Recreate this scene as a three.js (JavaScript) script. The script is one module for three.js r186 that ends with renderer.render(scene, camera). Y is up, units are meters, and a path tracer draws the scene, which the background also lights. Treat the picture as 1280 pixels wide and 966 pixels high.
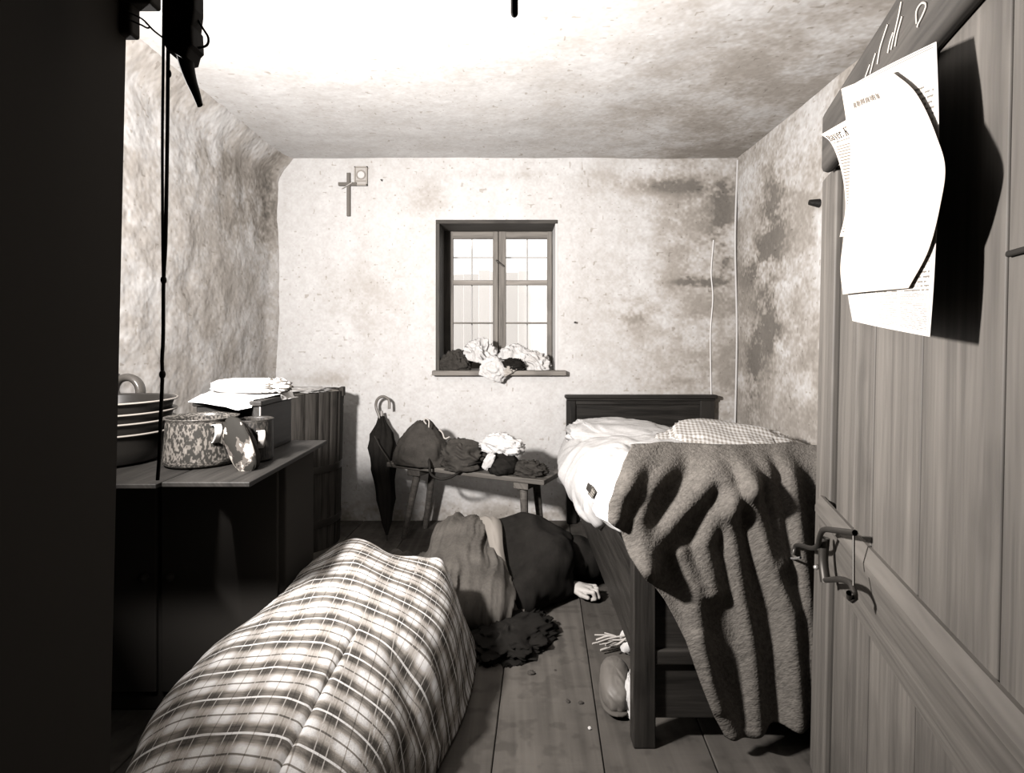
import * as THREE from 'three';
import { RoundedBoxGeometry } from 'three/addons/geometries/RoundedBoxGeometry.js';
import { mergeGeometries, mergeVertices } from 'three/addons/utils/BufferGeometryUtils.js';
import { RectAreaLightUniformsLib } from 'three/addons/lights/RectAreaLightUniformsLib.js';

// ---------------------------------------------------------------- camera, sky, lamp, exposure
const FOCAL = 722, HORIZON = 425, EYE = 1.09;
const scene = new THREE.Scene();
const camera = new THREE.PerspectiveCamera(2 * Math.atan(483 / FOCAL) * 180 / Math.PI, 1280 / 966, 0.05, 60);
camera.position.set(0, EYE, 0);
camera.lookAt(0, EYE, -1);
camera.setViewOffset(1280, 966, 0, 483 - HORIZON, 1280, 966);      // raised lens board of a plate camera
scene.background = new THREE.Color().setRGB(1.6, 1.52, 1.45);      // overcast daylight outside
const renderer = new THREE.WebGLRenderer();
renderer.toneMapping = THREE.LinearToneMapping;
renderer.toneMappingExposure = 1.0;
renderer.shadowMap.enabled = true;
RectAreaLightUniformsLib.init();
// the flash lamp stands in the room just left of the doorway, hidden by the wall
const FLASH = new THREE.Vector3(-0.86, 1.36, -0.92), FLASH_DIR = new THREE.Vector3(0.62, 0.30, -0.70).normalize(), FLASH_SIZE = 0.15;
const flash = new THREE.RectAreaLight(new THREE.Color().setRGB(1, 0.955, 0.93), 3150, FLASH_SIZE, FLASH_SIZE);
flash.position.copy(FLASH); flash.lookAt(FLASH.clone().add(FLASH_DIR)); flash.name = 'flash_light';
scene.add(flash);

// ---------------------------------------------------------------- helpers
const V = (x, y, z) => new THREE.Vector3(x, y, z);
function W(px, py, d) { return V((px - 640) / FOCAL * d, EYE - (py - HORIZON) / FOCAL * d, -d); }  // measured point of the photograph at depth d
function rng(seed) { let a = seed >>> 0; return () => { a = (a + 0x6D2B79F5) | 0; let t = Math.imul(a ^ (a >>> 15), 1 | a); t = (t + Math.imul(t ^ (t >>> 7), 61 | t)) ^ t; return ((t ^ (t >>> 14)) >>> 0) / 4294967296; }; }
const clamp = (v, a = 0, b = 1) => v < a ? a : v > b ? b : v;
const lerp = (a, b, t) => a + (b - a) * t;
const smooth = (a, b, x) => { const t = clamp((x - a) / (b - a)); return t * t * (3 - 2 * t); };
function hash3(x, y, z) { let h = Math.imul(x, 374761393) ^ Math.imul(y, 668265263) ^ Math.imul(z, 1274126177); h = Math.imul(h ^ (h >>> 13), 1274126177); return ((h ^ (h >>> 16)) >>> 0) / 4294967295; }
function noise3(x, y, z) {
  const xi = Math.floor(x), yi = Math.floor(y), zi = Math.floor(z);
  let u = x - xi, v = y - yi, w = z - zi; u = u * u * (3 - 2 * u); v = v * v * (3 - 2 * v); w = w * w * (3 - 2 * w);
  const l = (a, b, t) => a + (b - a) * t;
  return l(l(l(hash3(xi, yi, zi), hash3(xi + 1, yi, zi), u), l(hash3(xi, yi + 1, zi), hash3(xi + 1, yi + 1, zi), u), v),
    l(l(hash3(xi, yi, zi + 1), hash3(xi + 1, yi, zi + 1), u), l(hash3(xi, yi + 1, zi + 1), hash3(xi + 1, yi + 1, zi + 1), u), v), w) * 2 - 1;
}
function noise2(x, y, s = 0) {
  const xi = Math.floor(x), yi = Math.floor(y); let u = x - xi, v = y - yi; u = u * u * (3 - 2 * u); v = v * v * (3 - 2 * v);
  const a = hash3(xi, yi, s), b = hash3(xi + 1, yi, s), c = hash3(xi, yi + 1, s), d = hash3(xi + 1, yi + 1, s);
  return (a + (b - a) * u + (c - a) * v + (a - b - c + d) * u * v) * 2 - 1;
}
function fbm2(x, y, o, s = 0) { let r = 0, a = 0.5; for (let i = 0; i < o; i++) { r += a * noise2(x, y, s + i * 17); x = x * 2.03 + 11.3; y = y * 2.03 - 4.1; a *= 0.5; } return r; }
function fbm3(x, y, z, o) { let r = 0, a = 0.5; for (let i = 0; i < o; i++) { r += a * noise3(x, y, z); x = x * 2.03 + 3.7; y = y * 2.03 - 9.1; z = z * 2.03 + 5.3; a *= 0.5; } return r; }
const ridge = (n) => 1 - Math.abs(n);

// toned print: greys lean warm, more so in the middle tones
function tone(l) { const w = 0.012 + 0.058 * (1 - smooth(0.15, 0.38, l)); return [l * (1 + 1.35 * w), l, l * (1 - 1.6 * w)]; }
function tcol(l) { const t = tone(l); return new THREE.Color().setRGB(t[0], t[1], t[2]); }
const toS = (c) => Math.round(255 * clamp(c <= 0.0031308 ? 12.92 * c : 1.055 * Math.pow(c, 1 / 2.4) - 0.055));
function tex(w, h, fn, opt = {}) {        // fn(x, y) in 0..1 gives a base reflectance (linear), or a height when opt.data
  const d = new Uint8Array(w * h * 4);
  for (let j = 0; j < h; j++) for (let i = 0; i < w; i++) {
    const l = fn((i + 0.5) / w, (j + 0.5) / h), k = (j * w + i) * 4;
    if (opt.data) { const b = Math.round(255 * clamp(l)); d[k] = d[k + 1] = d[k + 2] = b; }
    else { const t = tone(clamp(l, 0.002, 0.95)); d[k] = toS(t[0]); d[k + 1] = toS(t[1]); d[k + 2] = toS(t[2]); }
    d[k + 3] = 255;
  }
  const t = new THREE.DataTexture(d, w, h, THREE.RGBAFormat);
  t.magFilter = THREE.LinearFilter; t.minFilter = THREE.LinearMipmapLinearFilter; t.generateMipmaps = true;
  t.wrapS = t.wrapT = opt.clamp ? THREE.ClampToEdgeWrapping : THREE.MirroredRepeatWrapping;
  if (!opt.data) t.colorSpace = THREE.SRGBColorSpace;
  if (opt.repeat) t.repeat.set(opt.repeat[0], opt.repeat[1]);
  t.needsUpdate = true; return t;
}
function mat(l, rough = 0.85, extra = {}) { return new THREE.MeshPhysicalMaterial({ color: tcol(l), roughness: rough, specularIntensity: rough > 0.6 ? 0.12 : 0.6, side: THREE.DoubleSide, ...extra }); }
function matMap(map, rough = 0.85, extra = {}) { return new THREE.MeshPhysicalMaterial({ map, roughness: rough, specularIntensity: rough > 0.7 ? 0.1 : 0.35, side: THREE.DoubleSide, ...extra }); }

const taken = new Map();
function numbered(n) { const k = taken.get(n) || 0; taken.set(n, k + 1); return k ? n + '_' + String(k).padStart(3, '0') : n; }
function shade(o) { o.castShadow = true; o.receiveShadow = true; return o; }
function mesh(name, geo, m, parent) { const o = shade(new THREE.Mesh(geo, m)); if (parent) { o.name = name; parent.add(o); } else { o.name = numbered(name); scene.add(o); } return o; }
function tag(o, label, category, group) { o.userData.label = label; o.userData.category = category; if (group) o.userData.group = group; return o; }
function thing(name, label, category, group) { const g = new THREE.Group(); g.name = numbered(name); scene.add(g); return tag(g, label, category, group); }
function structure(name) { const g = new THREE.Group(); g.name = name; g.userData.kind = 'structure'; scene.add(g); return g; }
function smesh(name, geo, m) { const o = shade(new THREE.Mesh(geo, m)); o.name = name; o.userData.kind = 'structure'; scene.add(o); return o; }

function box(x0, x1, y0, y1, z0, z1, r = 0.004) {
  const sx = Math.abs(x1 - x0), sy = Math.abs(y1 - y0), sz = Math.abs(z1 - z0);
  const g = new RoundedBoxGeometry(sx, sy, sz, 1, Math.min(r, sx / 2.1, sy / 2.1, sz / 2.1));
  g.translate((x0 + x1) / 2, (y0 + y1) / 2, (z0 + z1) / 2); return metreUV(g);
}
function metreUV(g, off = 0) {     // uv in metres, grain along the longest side
  g.computeBoundingBox(); const b = g.boundingBox, s = [b.max.x - b.min.x, b.max.y - b.min.y, b.max.z - b.min.z];
  const L = s.indexOf(Math.max(...s)), o = [0, 1, 2].filter(i => i !== L), p = g.attributes.position, u = new Float32Array(p.count * 2);
  for (let i = 0; i < p.count; i++) { const q = [p.getX(i), p.getY(i), p.getZ(i)]; u[2 * i] = q[L] + off; u[2 * i + 1] = q[o[0]] + q[o[1]] * 0.77 + off * 1.7; }
  g.setAttribute('uv', new THREE.BufferAttribute(u, 2)); return g;
}
function flatUV(g, x0, w, y0, h, ax = 0, ay = 1) {
  const p = g.attributes.position, u = new Float32Array(p.count * 2), q = [0, 0, 0];
  for (let i = 0; i < p.count; i++) { q[0] = p.getX(i); q[1] = p.getY(i); q[2] = p.getZ(i); u[2 * i] = (q[ax] - x0) / w; u[2 * i + 1] = (q[ay] - y0) / h; }
  g.setAttribute('uv', new THREE.BufferAttribute(u, 2)); return g;
}
function tube(pts, r, seg = 24, rad = 6, closed = false) { return new THREE.TubeGeometry(new THREE.CatmullRomCurve3(pts, closed, 'catmullrom', 0.5), seg, r, rad, closed); }
function ball(p, r, k = 1) { const g = new THREE.SphereGeometry(r, 10, 8); g.scale(1, k, 1); g.translate(p.x, p.y, p.z); return g; }
function bar(a, b, r0, r1 = r0, n = 8) { const d = b.clone().sub(a), g = new THREE.CylinderGeometry(r1, r0, d.length(), n); g.applyQuaternion(new THREE.Quaternion().setFromUnitVectors(V(0, 1, 0), d.clone().normalize())); g.translate((a.x + b.x) / 2, (a.y + b.y) / 2, (a.z + b.z) / 2); return g; }
function merge(list) { return mergeGeometries(list.map(g => { const q = g.index ? g.toNonIndexed() : g.clone(); for (const k of Object.keys(q.attributes)) if (!['position', 'normal', 'uv'].includes(k)) q.deleteAttribute(k); if (!q.attributes.uv) q.setAttribute('uv', new THREE.BufferAttribute(new Float32Array(q.attributes.position.count * 2), 2)); return q; })); }
function lathe(profile, n = 40) { return new THREE.LatheGeometry(profile.map(p => new THREE.Vector2(p[0], p[1])), n); }

// a sheet of cloth or paper: nu x nv grid, given a thickness, with a rim
function sheet(nu, nv, fn, thick = 0.003, uvfn = null) {
  const N = (nu + 1) * (nv + 1), P = [];
  for (let j = 0; j <= nv; j++) for (let i = 0; i <= nu; i++) P.push(fn(i / nu, j / nv));
  const at = (i, j) => P[clamp(j, 0, nv) * (nu + 1) + clamp(i, 0, nu)], nor = [];
  for (let j = 0; j <= nv; j++) for (let i = 0; i <= nu; i++) { const a = at(i + 1, j).clone().sub(at(i - 1, j)), b = at(i, j + 1).clone().sub(at(i, j - 1)); const n = a.cross(b); nor.push(n.lengthSq() > 1e-16 ? n.normalize() : V(0, 1, 0)); }
  const pos = new Float32Array(N * 6), uv = new Float32Array(N * 4), idx = [];
  for (let k = 0; k < N; k++) {
    const p = P[k], n = nor[k]; pos.set([p.x, p.y, p.z], 3 * k); pos.set([p.x - n.x * thick, p.y - n.y * thick, p.z - n.z * thick], 3 * (N + k));
    const i = k % (nu + 1), j = (k / (nu + 1)) | 0, t = uvfn ? uvfn(i / nu, j / nv, p) : [i / nu, j / nv]; uv.set(t, 2 * k); uv.set(t, 2 * (N + k));
  }
  const id = (i, j) => j * (nu + 1) + i;
  for (let j = 0; j < nv; j++) for (let i = 0; i < nu; i++) { const a = id(i, j), b = id(i + 1, j), c = id(i, j + 1), d = id(i + 1, j + 1); idx.push(a, b, d, a, d, c, N + a, N + d, N + b, N + a, N + c, N + d); }
  const rim = (a, b) => idx.push(a, N + a, b, b, N + a, N + b);
  for (let i = 0; i < nu; i++) { rim(id(i, 0), id(i + 1, 0)); rim(id(i + 1, nv), id(i, nv)); }
  for (let j = 0; j < nv; j++) { rim(id(0, j + 1), id(0, j)); rim(id(nu, j), id(nu, j + 1)); }
  const g = new THREE.BufferGeometry(); g.setAttribute('position', new THREE.BufferAttribute(pos, 3)); g.setAttribute('uv', new THREE.BufferAttribute(uv, 2)); g.setIndex(idx); g.computeVertexNormals(); return g;
}
function polyline(pts, key) {       // piecewise smooth interpolation of rows [key, a, b, ...]
  return (k) => { let i = 0; while (i < pts.length - 2 && pts[i + 1][0] < k) i++; const a = pts[i], b = pts[i + 1], t = clamp((k - a[0]) / (b[0] - a[0])); return a.slice(1).map((v, m) => lerp(v, b[m + 1], t)); };
}
function catmull(pts) { const c = new THREE.CatmullRomCurve3(pts, false, 'catmullrom', 0.5); return (t) => c.getPoint(clamp(t)); }

// a closed lump of crumpled cloth resting on y = 0 of its own frame
function lump(rx, ry, rz, o = {}) {
  const { seed = 1, folds = 0.25, freq = 3, flat = 0.25, dir = [1, 1, 1], n = 56, lean = 0, power = 2 } = o;
  const g = new THREE.SphereGeometry(1, n, Math.round(n * 0.6)), p = g.attributes.position, sg = (v) => Math.sign(v) * Math.pow(Math.abs(v), 2 / power);
  for (let i = 0; i < p.count; i++) {
    let x = p.getX(i), y = p.getY(i), z = p.getZ(i);
    const wx = x + 0.5 * noise3(x * 2 + seed * 7.3, y * 2, z * 2), wy = y + 0.5 * noise3(x * 2, y * 2 + seed * 3.1, z * 2 + 9), wz = z + 0.5 * noise3(x * 2 + 5, y * 2, z * 2 + seed * 5.7);
    const r1 = ridge(noise3(wx * freq * dir[0] + seed * 13.7, wy * freq * dir[1], wz * freq * dir[2])), r2 = ridge(noise3(wx * freq * 2.1 * dir[0], wy * freq * 2.1 * dir[1] + seed * 4.4, wz * freq * 2.1 * dir[2]));
    const k = 1 + folds * (r1 * r1 - 0.55) + folds * 0.45 * (r2 * r2 - 0.5) + 0.35 * folds * noise3(x * 1.3 + seed, y * 1.3, z * 1.3);
    if (power !== 2) { x = sg(x); y = sg(y); z = sg(z); }
    x *= k * rx; z *= k * rz; y *= k * ry; y = Math.max(y, -ry * flat); y += ry * flat; x += lean * y; p.setXYZ(i, x, y, z);
  }
  g.computeVertexNormals(); return g;
}
function placed(g, x, y, z, ry = 0, rx = 0, rz = 0) { g.applyMatrix4(new THREE.Matrix4().compose(V(x, y, z), new THREE.Quaternion().setFromEuler(new THREE.Euler(rx, ry, rz, 'YXZ')), V(1, 1, 1))); return g; }

// surface nets over a distance field
function field(min, max, cell, sdf, post) {
  const nx = Math.ceil((max[0] - min[0]) / cell) + 1, ny = Math.ceil((max[1] - min[1]) / cell) + 1, nz = Math.ceil((max[2] - min[2]) / cell) + 1;
  const F = new Float32Array(nx * ny * nz), I = (i, j, k) => (k * ny + j) * nx + i;
  for (let k = 0; k < nz; k++) for (let j = 0; j < ny; j++) for (let i = 0; i < nx; i++) F[I(i, j, k)] = sdf(min[0] + i * cell, min[1] + j * cell, min[2] + k * cell);
  const vid = new Int32Array(nx * ny * nz).fill(-1), pos = [], idx = [];
  const C = [[0, 0, 0], [1, 0, 0], [0, 1, 0], [1, 1, 0], [0, 0, 1], [1, 0, 1], [0, 1, 1], [1, 1, 1]], E = [[0, 1], [2, 3], [4, 5], [6, 7], [0, 2], [1, 3], [4, 6], [5, 7], [0, 4], [1, 5], [2, 6], [3, 7]];
  for (let k = 0; k < nz - 1; k++) for (let j = 0; j < ny - 1; j++) for (let i = 0; i < nx - 1; i++) {
    let n = 0; const d = C.map(c => F[I(i + c[0], j + c[1], k + c[2])]); for (const v of d) if (v < 0) n++;
    if (n === 0 || n === 8) continue;
    let x = 0, y = 0, z = 0, m = 0;
    for (const [a, b] of E) if ((d[a] < 0) !== (d[b] < 0)) { const t = d[a] / (d[a] - d[b]); x += lerp(C[a][0], C[b][0], t); y += lerp(C[a][1], C[b][1], t); z += lerp(C[a][2], C[b][2], t); m++; }
    vid[I(i, j, k)] = pos.length / 3; pos.push(min[0] + (i + x / m) * cell, min[1] + (j + y / m) * cell, min[2] + (k + z / m) * cell);
  }
  const quad = (a, b, c, d, f) => { if (a < 0 || b < 0 || c < 0 || d < 0) return; if (f) idx.push(a, b, c, a, c, d); else idx.push(a, c, b, a, d, c); };
  for (let k = 1; k < nz - 1; k++) for (let j = 1; j < ny - 1; j++) for (let i = 1; i < nx - 1; i++) {
    const s = F[I(i, j, k)] < 0;
    if (s !== F[I(i + 1, j, k)] < 0) quad(vid[I(i, j - 1, k - 1)], vid[I(i, j, k - 1)], vid[I(i, j, k)], vid[I(i, j - 1, k)], s);
    if (s !== F[I(i, j + 1, k)] < 0) quad(vid[I(i - 1, j, k - 1)], vid[I(i - 1, j, k)], vid[I(i, j, k)], vid[I(i, j, k - 1)], s);
    if (s !== F[I(i, j, k + 1)] < 0) quad(vid[I(i - 1, j - 1, k)], vid[I(i, j - 1, k)], vid[I(i, j, k)], vid[I(i - 1, j, k)], s);
  }
  const g = new THREE.BufferGeometry(); g.setAttribute('position', new THREE.Float32BufferAttribute(pos, 3)); g.setIndex(idx); g.computeVertexNormals();
  if (post) { const p = g.attributes.position, n = g.attributes.normal; for (let i = 0; i < p.count; i++) { const h = post(p.getX(i), p.getY(i), p.getZ(i)); p.setXYZ(i, p.getX(i) + n.getX(i) * h, Math.max(0.003, p.getY(i) + n.getY(i) * h), p.getZ(i) + n.getZ(i) * h); } g.computeVertexNormals(); }
  g.setAttribute('uv', new THREE.Float32BufferAttribute(new Float32Array(pos.length / 3 * 2).map((_, i) => pos[Math.floor(i / 2) * 3 + (i % 2 ? 2 : 0)]), 2));
  return g;
}
function cone(x, y, z, a, b, ra, rb) {   // distance to a tapered capsule
  const bx = b.x - a.x, by = b.y - a.y, bz = b.z - a.z, px = x - a.x, py = y - a.y, pz = z - a.z; const t = clamp((px * bx + py * by + pz * bz) / (bx * bx + by * by + bz * bz + 1e-9));
  return Math.hypot(px - bx * t, py - by * t, pz - bz * t) - lerp(ra, rb, t);
}
const smin = (a, b, k) => { const h = clamp(0.5 + 0.5 * (b - a) / k); return lerp(b, a, h) - k * h * (1 - h); };
function bones(list, k) { return (x, y, z) => { let d = 1e3; for (const [a, b, ra, rb] of list) d = smin(d, cone(x, y, z, a, b, ra, rb), k); return d; }; }

// ---------------------------------------------------------------- room measures
const XL = -1.45, XR = 1.363, ZB = -3.49, ZF = -0.55, CEIL = 2.19;

// ---------------------------------------------------------------- surface materials
function plasterTone(base, seed, W_, H_, darkening) {       // x, y in metres
  return (u, v) => {
    const x = u * W_, y = v * H_;
    let l = base * (1 + 0.10 * fbm2(x * 2.2, y * 2.2, 6, seed) + 0.05 * noise2(x * 38, y * 38, seed + 3) + 0.06 * noise2(x * 110, y * 110, seed + 5));
    const brushed = fbm2(x * 9, y * 1.6, 4, seed + 40); l *= 1 + 0.07 * brushed;
    const g = fbm2(x * 5, y * 7, 6, seed + 90) * 0.8 + 0.3 * fbm2(x * 24, y * 30, 4, seed + 95), f = noise2(x * 70, y * 70, seed + 91);
    const s = darkening ? darkening(x, y) : 0.25;
    l *= 1 - clamp(s * smooth(-0.65, 0.5, g + 0.2 * f + 0.3 * (s - 0.4)), 0, 0.72);
    const speck = noise2(x * 55, y * 55, seed + 200); if (speck > 0.86) l *= 0.7;
    return l;
  };
}
function plasterBump(seed, W_, H_, coarse) { return (u, v) => { const x = u * W_, y = v * H_; return 0.5 + 0.45 * fbm2(x * coarse, y * coarse, 6, seed) + 0.1 * noise2(x * 60, y * 60, seed + 9); }; }
const spot = (x, y, cx, cy, rx, ry) => Math.exp(-((x - cx) ** 2 / (rx * rx) + (y - cy) ** 2 / (ry * ry)));
// back wall coordinates: x from the left corner, y from the floor
const backGrimeFalloff = (x, y) => 0.02 + 0.50 * smooth(1.55, 2.75, x + 0.25 * fbm2(x * 1.5, y * 1.5, 3, 77)) + 0.55 * spot(x, y, 2.58, 1.44, 0.17, 0.035) + 0.4 * spot(x, y, 2.72, 1.75, 0.07, 0.28) + 0.35 * spot(x, y, 2.2, 1.25, 0.1, 0.1) + 0.35 * spot(x, y, 2.4, 2.02, 0.4, 0.05) + 0.25 * spot(x, y, 1.55, 2.09, 0.5, 0.03) + 0.22 * spot(x, y, 0.55, 1.3, 0.25, 0.3) + 0.35 * spot(x, y, 0.94, 1.94, 0.14, 0.12) + 0.3 * spot(x, y, 0.4, 0.85, 0.3, 0.05) + 0.5 * (1 - smooth(0.02, 0.2, y));  // smudges, plus a ramp painting flash falloff into the right side
const rightGrimeDim = (x, y) => 0.50 + 0.35 * spot(x, y, 0.30, 1.5, 0.2, 0.12) + 0.4 * spot(x, y, 0.5, 1.72, 0.16, 0.25) + 0.45 * spot(x, y, 0.45, 1.2, 0.15, 0.2) + 0.35 * spot(x, y, 0.25, 0.9, 0.12, 0.25);  // grime; its overall weight also paints in weaker light on this wall
const leftGrimeDim = (x, y) => 0.34 + 0.38 * spot(x, y, 2.82, 1.9, 0.12, 0.3) + 0.35 * spot(x, y, 2.55, 1.75, 0.2, 0.15) + 0.2 * spot(x, y, 2.2, 1.95, 0.5, 0.1);  // dirt, laid on heavily so the colour also dims the wall
const ceilDarkening = (x, y) => 0.08 + 0.36 * smooth(1.2, 2.6, x + 0.3 * fbm2(x * 2, y * 2, 3, 5));  // plaster gets darker towards the right
const PLASTER = 0.35;       // one limewash for all walls and the ceiling
const backMap = tex(1024, 800, plasterTone(PLASTER, 11, 2.813, 2.19, backGrimeFalloff), { clamp: true });
const backBump = tex(1024, 800, plasterBump(21, 2.813, 2.19, 5), { data: true, clamp: true });
const rightMap = tex(1024, 800, plasterTone(PLASTER, 31, 2.94, 2.19, rightGrimeDim), { clamp: true });
const leftMap = tex(1024, 800, plasterTone(PLASTER, 51, 2.94, 2.19, leftGrimeDim), { clamp: true });
const leftBump = tex(1024, 800, plasterBump(61, 2.94, 2.19, 9), { data: true, clamp: true });
const ceilMap = tex(1024, 1024, (() => { const f = plasterTone(PLASTER, 71, 2.813, 2.94, ceilDarkening); return (u, v) => f(u, v) * (1 + 0.07 * fbm2(u * 5 + 1.5 * v, v * 26, 4, 303)); })(), { clamp: true });
const M = {};
M.back = matMap(backMap, 0.95, { bumpMap: backBump, bumpScale: 0.008 });
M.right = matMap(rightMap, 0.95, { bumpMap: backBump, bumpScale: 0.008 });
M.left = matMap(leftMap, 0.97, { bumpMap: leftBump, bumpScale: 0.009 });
M.ceil = matMap(ceilMap, 0.95, { bumpMap: backBump, bumpScale: 0.003 });
function woodMap(l, contrast, seed, w = 512, h = 512, mx = 1.2, my = 0.5) {
  return tex(w, h, (u, v) => {
    const x = u * mx, y = v * my, wv = y + 0.012 * fbm2(x * 2.5, y * 9, 3, seed);
    let k = 1 + contrast * (0.7 * fbm2(x * 2.5, wv * 70, 4, seed + 1) + 0.45 * fbm2(x * 1.2, wv * 14, 3, seed + 2) + 0.25 * noise2(x * 14, wv * 260, seed + 3));
    k *= 1 - 0.35 * contrast * smooth(0.15, 0.5, fbm2(x * 5, y * 7, 4, seed + 8));
    return l * clamp(k, 0.25, 1.8);
  }, { repeat: [1 / mx, 1 / my] });
}
const doorWood = [0, 1, 2].map(i => woodMap(0.049 + 0.004 * i, 0.5, 400 + i * 13));
const grainBump = tex(512, 512, (u, v) => 0.5 + 0.5 * fbm2(u * 3, (v + 0.02 * fbm2(u * 3, v * 5, 2, 5)) * 40, 4, 7), { data: true, repeat: [0.8, 2] });
M.door = doorWood.map(t => matMap(t, 0.62, { bumpMap: grainBump, bumpScale: 0.0012 }));
const floorWood = [0, 1, 2].map(i => tex(512, 1024, (u, v) => { const x = u * 0.5, y = v * 1.2; let k = 1 + 0.35 * fbm2(x * 45, y * 2.2, 4, 500 + i * 9) + 0.35 * fbm2(x * 6, y * 6, 4, 520 + i); const st = fbm2(x * 22, y * 22, 3, 560 + i); k *= 1 - 0.22 * smooth(0.05, 0.4, st); return (0.042 + 0.004 * i) * clamp(k, 0.3, 1.7); }, { repeat: [2, 1 / 1.2] }));
M.floor = floorWood.map(t => matMap(t, 0.8, { bumpMap: grainBump, bumpScale: 0.001 }));
M.darkWood = matMap(woodMap(0.007, 0.8, 600), 0.5, { bumpMap: grainBump, bumpScale: 0.001 });
M.bedWood = matMap(woodMap(0.014, 0.9, 640), 0.38, { bumpMap: grainBump, bumpScale: 0.001 });
M.benchWood = matMap(woodMap(0.055, 0.9, 680), 0.6, { bumpMap: grainBump, bumpScale: 0.001 });
M.shelfWood = matMap(woodMap(0.010, 0.9, 700), 0.6, { bumpMap: grainBump, bumpScale: 0.001 });
M.windowWood = matMap(woodMap(0.12, 0.7, 720), 0.65);
M.liningWood = matMap(woodMap(0.035, 0.8, 740), 0.7);
M.tubWood = matMap(woodMap(0.024, 1.0, 760), 0.75, { bumpMap: grainBump, bumpScale: 0.001 });
M.frameBlack = mat(0.024, 0.8);
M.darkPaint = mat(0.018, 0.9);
M.black = mat(0.012, 0.7);
M.iron = mat(0.03, 0.42, { metalness: 0.6 });
M.steel = mat(0.30, 0.35, { metalness: 0.7 });
const weave = (fx, fy, s) => tex(256, 256, (u, v) => 0.5 + 0.25 * Math.sin(u * fx) * Math.sin(v * fy) + 0.35 * noise2(u * 90, v * 90, s), { data: true, repeat: [6, 6] });
const clothBump = weave(400, 400, 9);
const woolBump = tex(512, 512, (u, v) => 0.5 + 0.30 * noise2(u * 120, v * 120, 4) + 0.25 * noise2(u * 60, v * 60, 5), { data: true, repeat: [3.2, 3.2] });
const clothTone = (l, s, k = 0.25) => tex(256, 256, (u, v) => l * (1 + k * fbm2(u * 9, v * 9, 4, s) + 0.12 * noise2(u * 120, v * 120, s + 1)), { repeat: [2, 2] });
M.linen = matMap(clothTone(0.36, 801, 0.12), 0.9, { bumpMap: clothBump, bumpScale: 0.0006 });
M.linenGrey = matMap(clothTone(0.22, 805, 0.2), 0.9);
M.cotton = matMap(clothTone(0.33, 811, 0.2), 0.9);
M.darkCloth = matMap(clothTone(0.02, 821, 0.4), 0.95);
M.blackCloth = matMap(clothTone(0.008, 831, 0.4), 0.95);
M.bag = matMap(clothTone(0.026, 841, 0.4), 0.95);
M.skirt = matMap(clothTone(0.05, 851, 0.35), 0.95, { bumpMap: clothBump, bumpScale: 0.0006 });
M.wool = matMap(tex(512, 512, (u, v) => 0.058 * (1 + 0.16 * noise2(u * 110, v * 110, 861) + 0.2 * noise2(u * 50, v * 50, 862) + 0.2 * fbm2(u * 6, v * 6, 3, 863)), { repeat: [3.2, 3.2] }), 1.0, { bumpMap: woolBump, bumpScale: 0.0015 });
M.paper = mat(0.42, 0.9);
M.skin = mat(0.26, 0.6);

// ---------------------------------------------------------------- room shell
{
  // floor: every board a part, boards run from the door to the window wall and fan slightly
  const fl = structure('floor');
  mesh('subfloor', box(XL - 0.1, XR + 0.1, -0.12, -0.032, ZB - 0.1, 1.1, 0.001), M.black, fl);
  const joints = []; for (let k = -7; k <= 6; k++) joints.push(0.2585 + k * 0.305 + (k === 0 ? 0 : 0.02 * Math.sin(k * 5.1)));
  const edge = (c, d) => clamp(c + 0.054 * (d - 1.9), XL - 0.05, XR + 0.05);
  let n = 0;
  for (let k = 0; k < joints.length - 1; k++) {
    const d0 = -1.0, d1 = 3.53, gap = 0.0035, pts = [[edge(joints[k], d0) + gap, d0], [edge(joints[k + 1], d0) - gap, d0], [edge(joints[k + 1], d1) - gap, d1], [edge(joints[k], d1) + gap, d1]];
    if (pts[1][0] - pts[0][0] < 0.03 || pts[2][0] - pts[3][0] < 0.03) continue;
    const s = new THREE.Shape(pts.map(p => new THREE.Vector2(p[0], p[1])));
    const g = new THREE.ExtrudeGeometry(s, { depth: 0.028, bevelEnabled: true, bevelSize: 0.002, bevelThickness: 0.002, bevelSegments: 1 });
    g.rotateX(-Math.PI / 2); g.translate(0, -0.0305 + 0.0008 * Math.sin(k * 3.3), 0); flatUV(g, k * 0.37, 1, k * 0.61, 1, 0, 2);
    mesh('plank', g, M.floor[n++ % 3], fl);
  }
}
const WX0 = W(545, 0, 3.49).x, WX1 = W(697, 0, 3.49).x, WY0 = W(0, 463, 3.49).y, WY1 = W(0, 275, 3.49).y, WALL_T = 0.42;
{
  const s = new THREE.Shape([V(XL - 0.3, -0.1, 0), V(XR + 0.3, -0.1, 0), V(XR + 0.3, CEIL + 0.25, 0), V(XL - 0.3, CEIL + 0.25, 0)].map(v => new THREE.Vector2(v.x, v.y)));
  s.holes.push(new THREE.Path([[WX0, WY0], [WX0, WY1], [WX1, WY1], [WX1, WY0]].map(p => new THREE.Vector2(p[0], p[1]))));
  const g = new THREE.ExtrudeGeometry(s, { depth: WALL_T, bevelEnabled: false }); g.translate(0, 0, ZB - WALL_T); flatUV(g, XL, XR - XL, 0, CEIL);
  smesh('wall_back', g, M.back);
}
function roughWall(name, nu, nv, fn, slab, m) { smesh(name, merge([sheet(nu, nv, fn, 0.02), slab]), m); }
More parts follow.
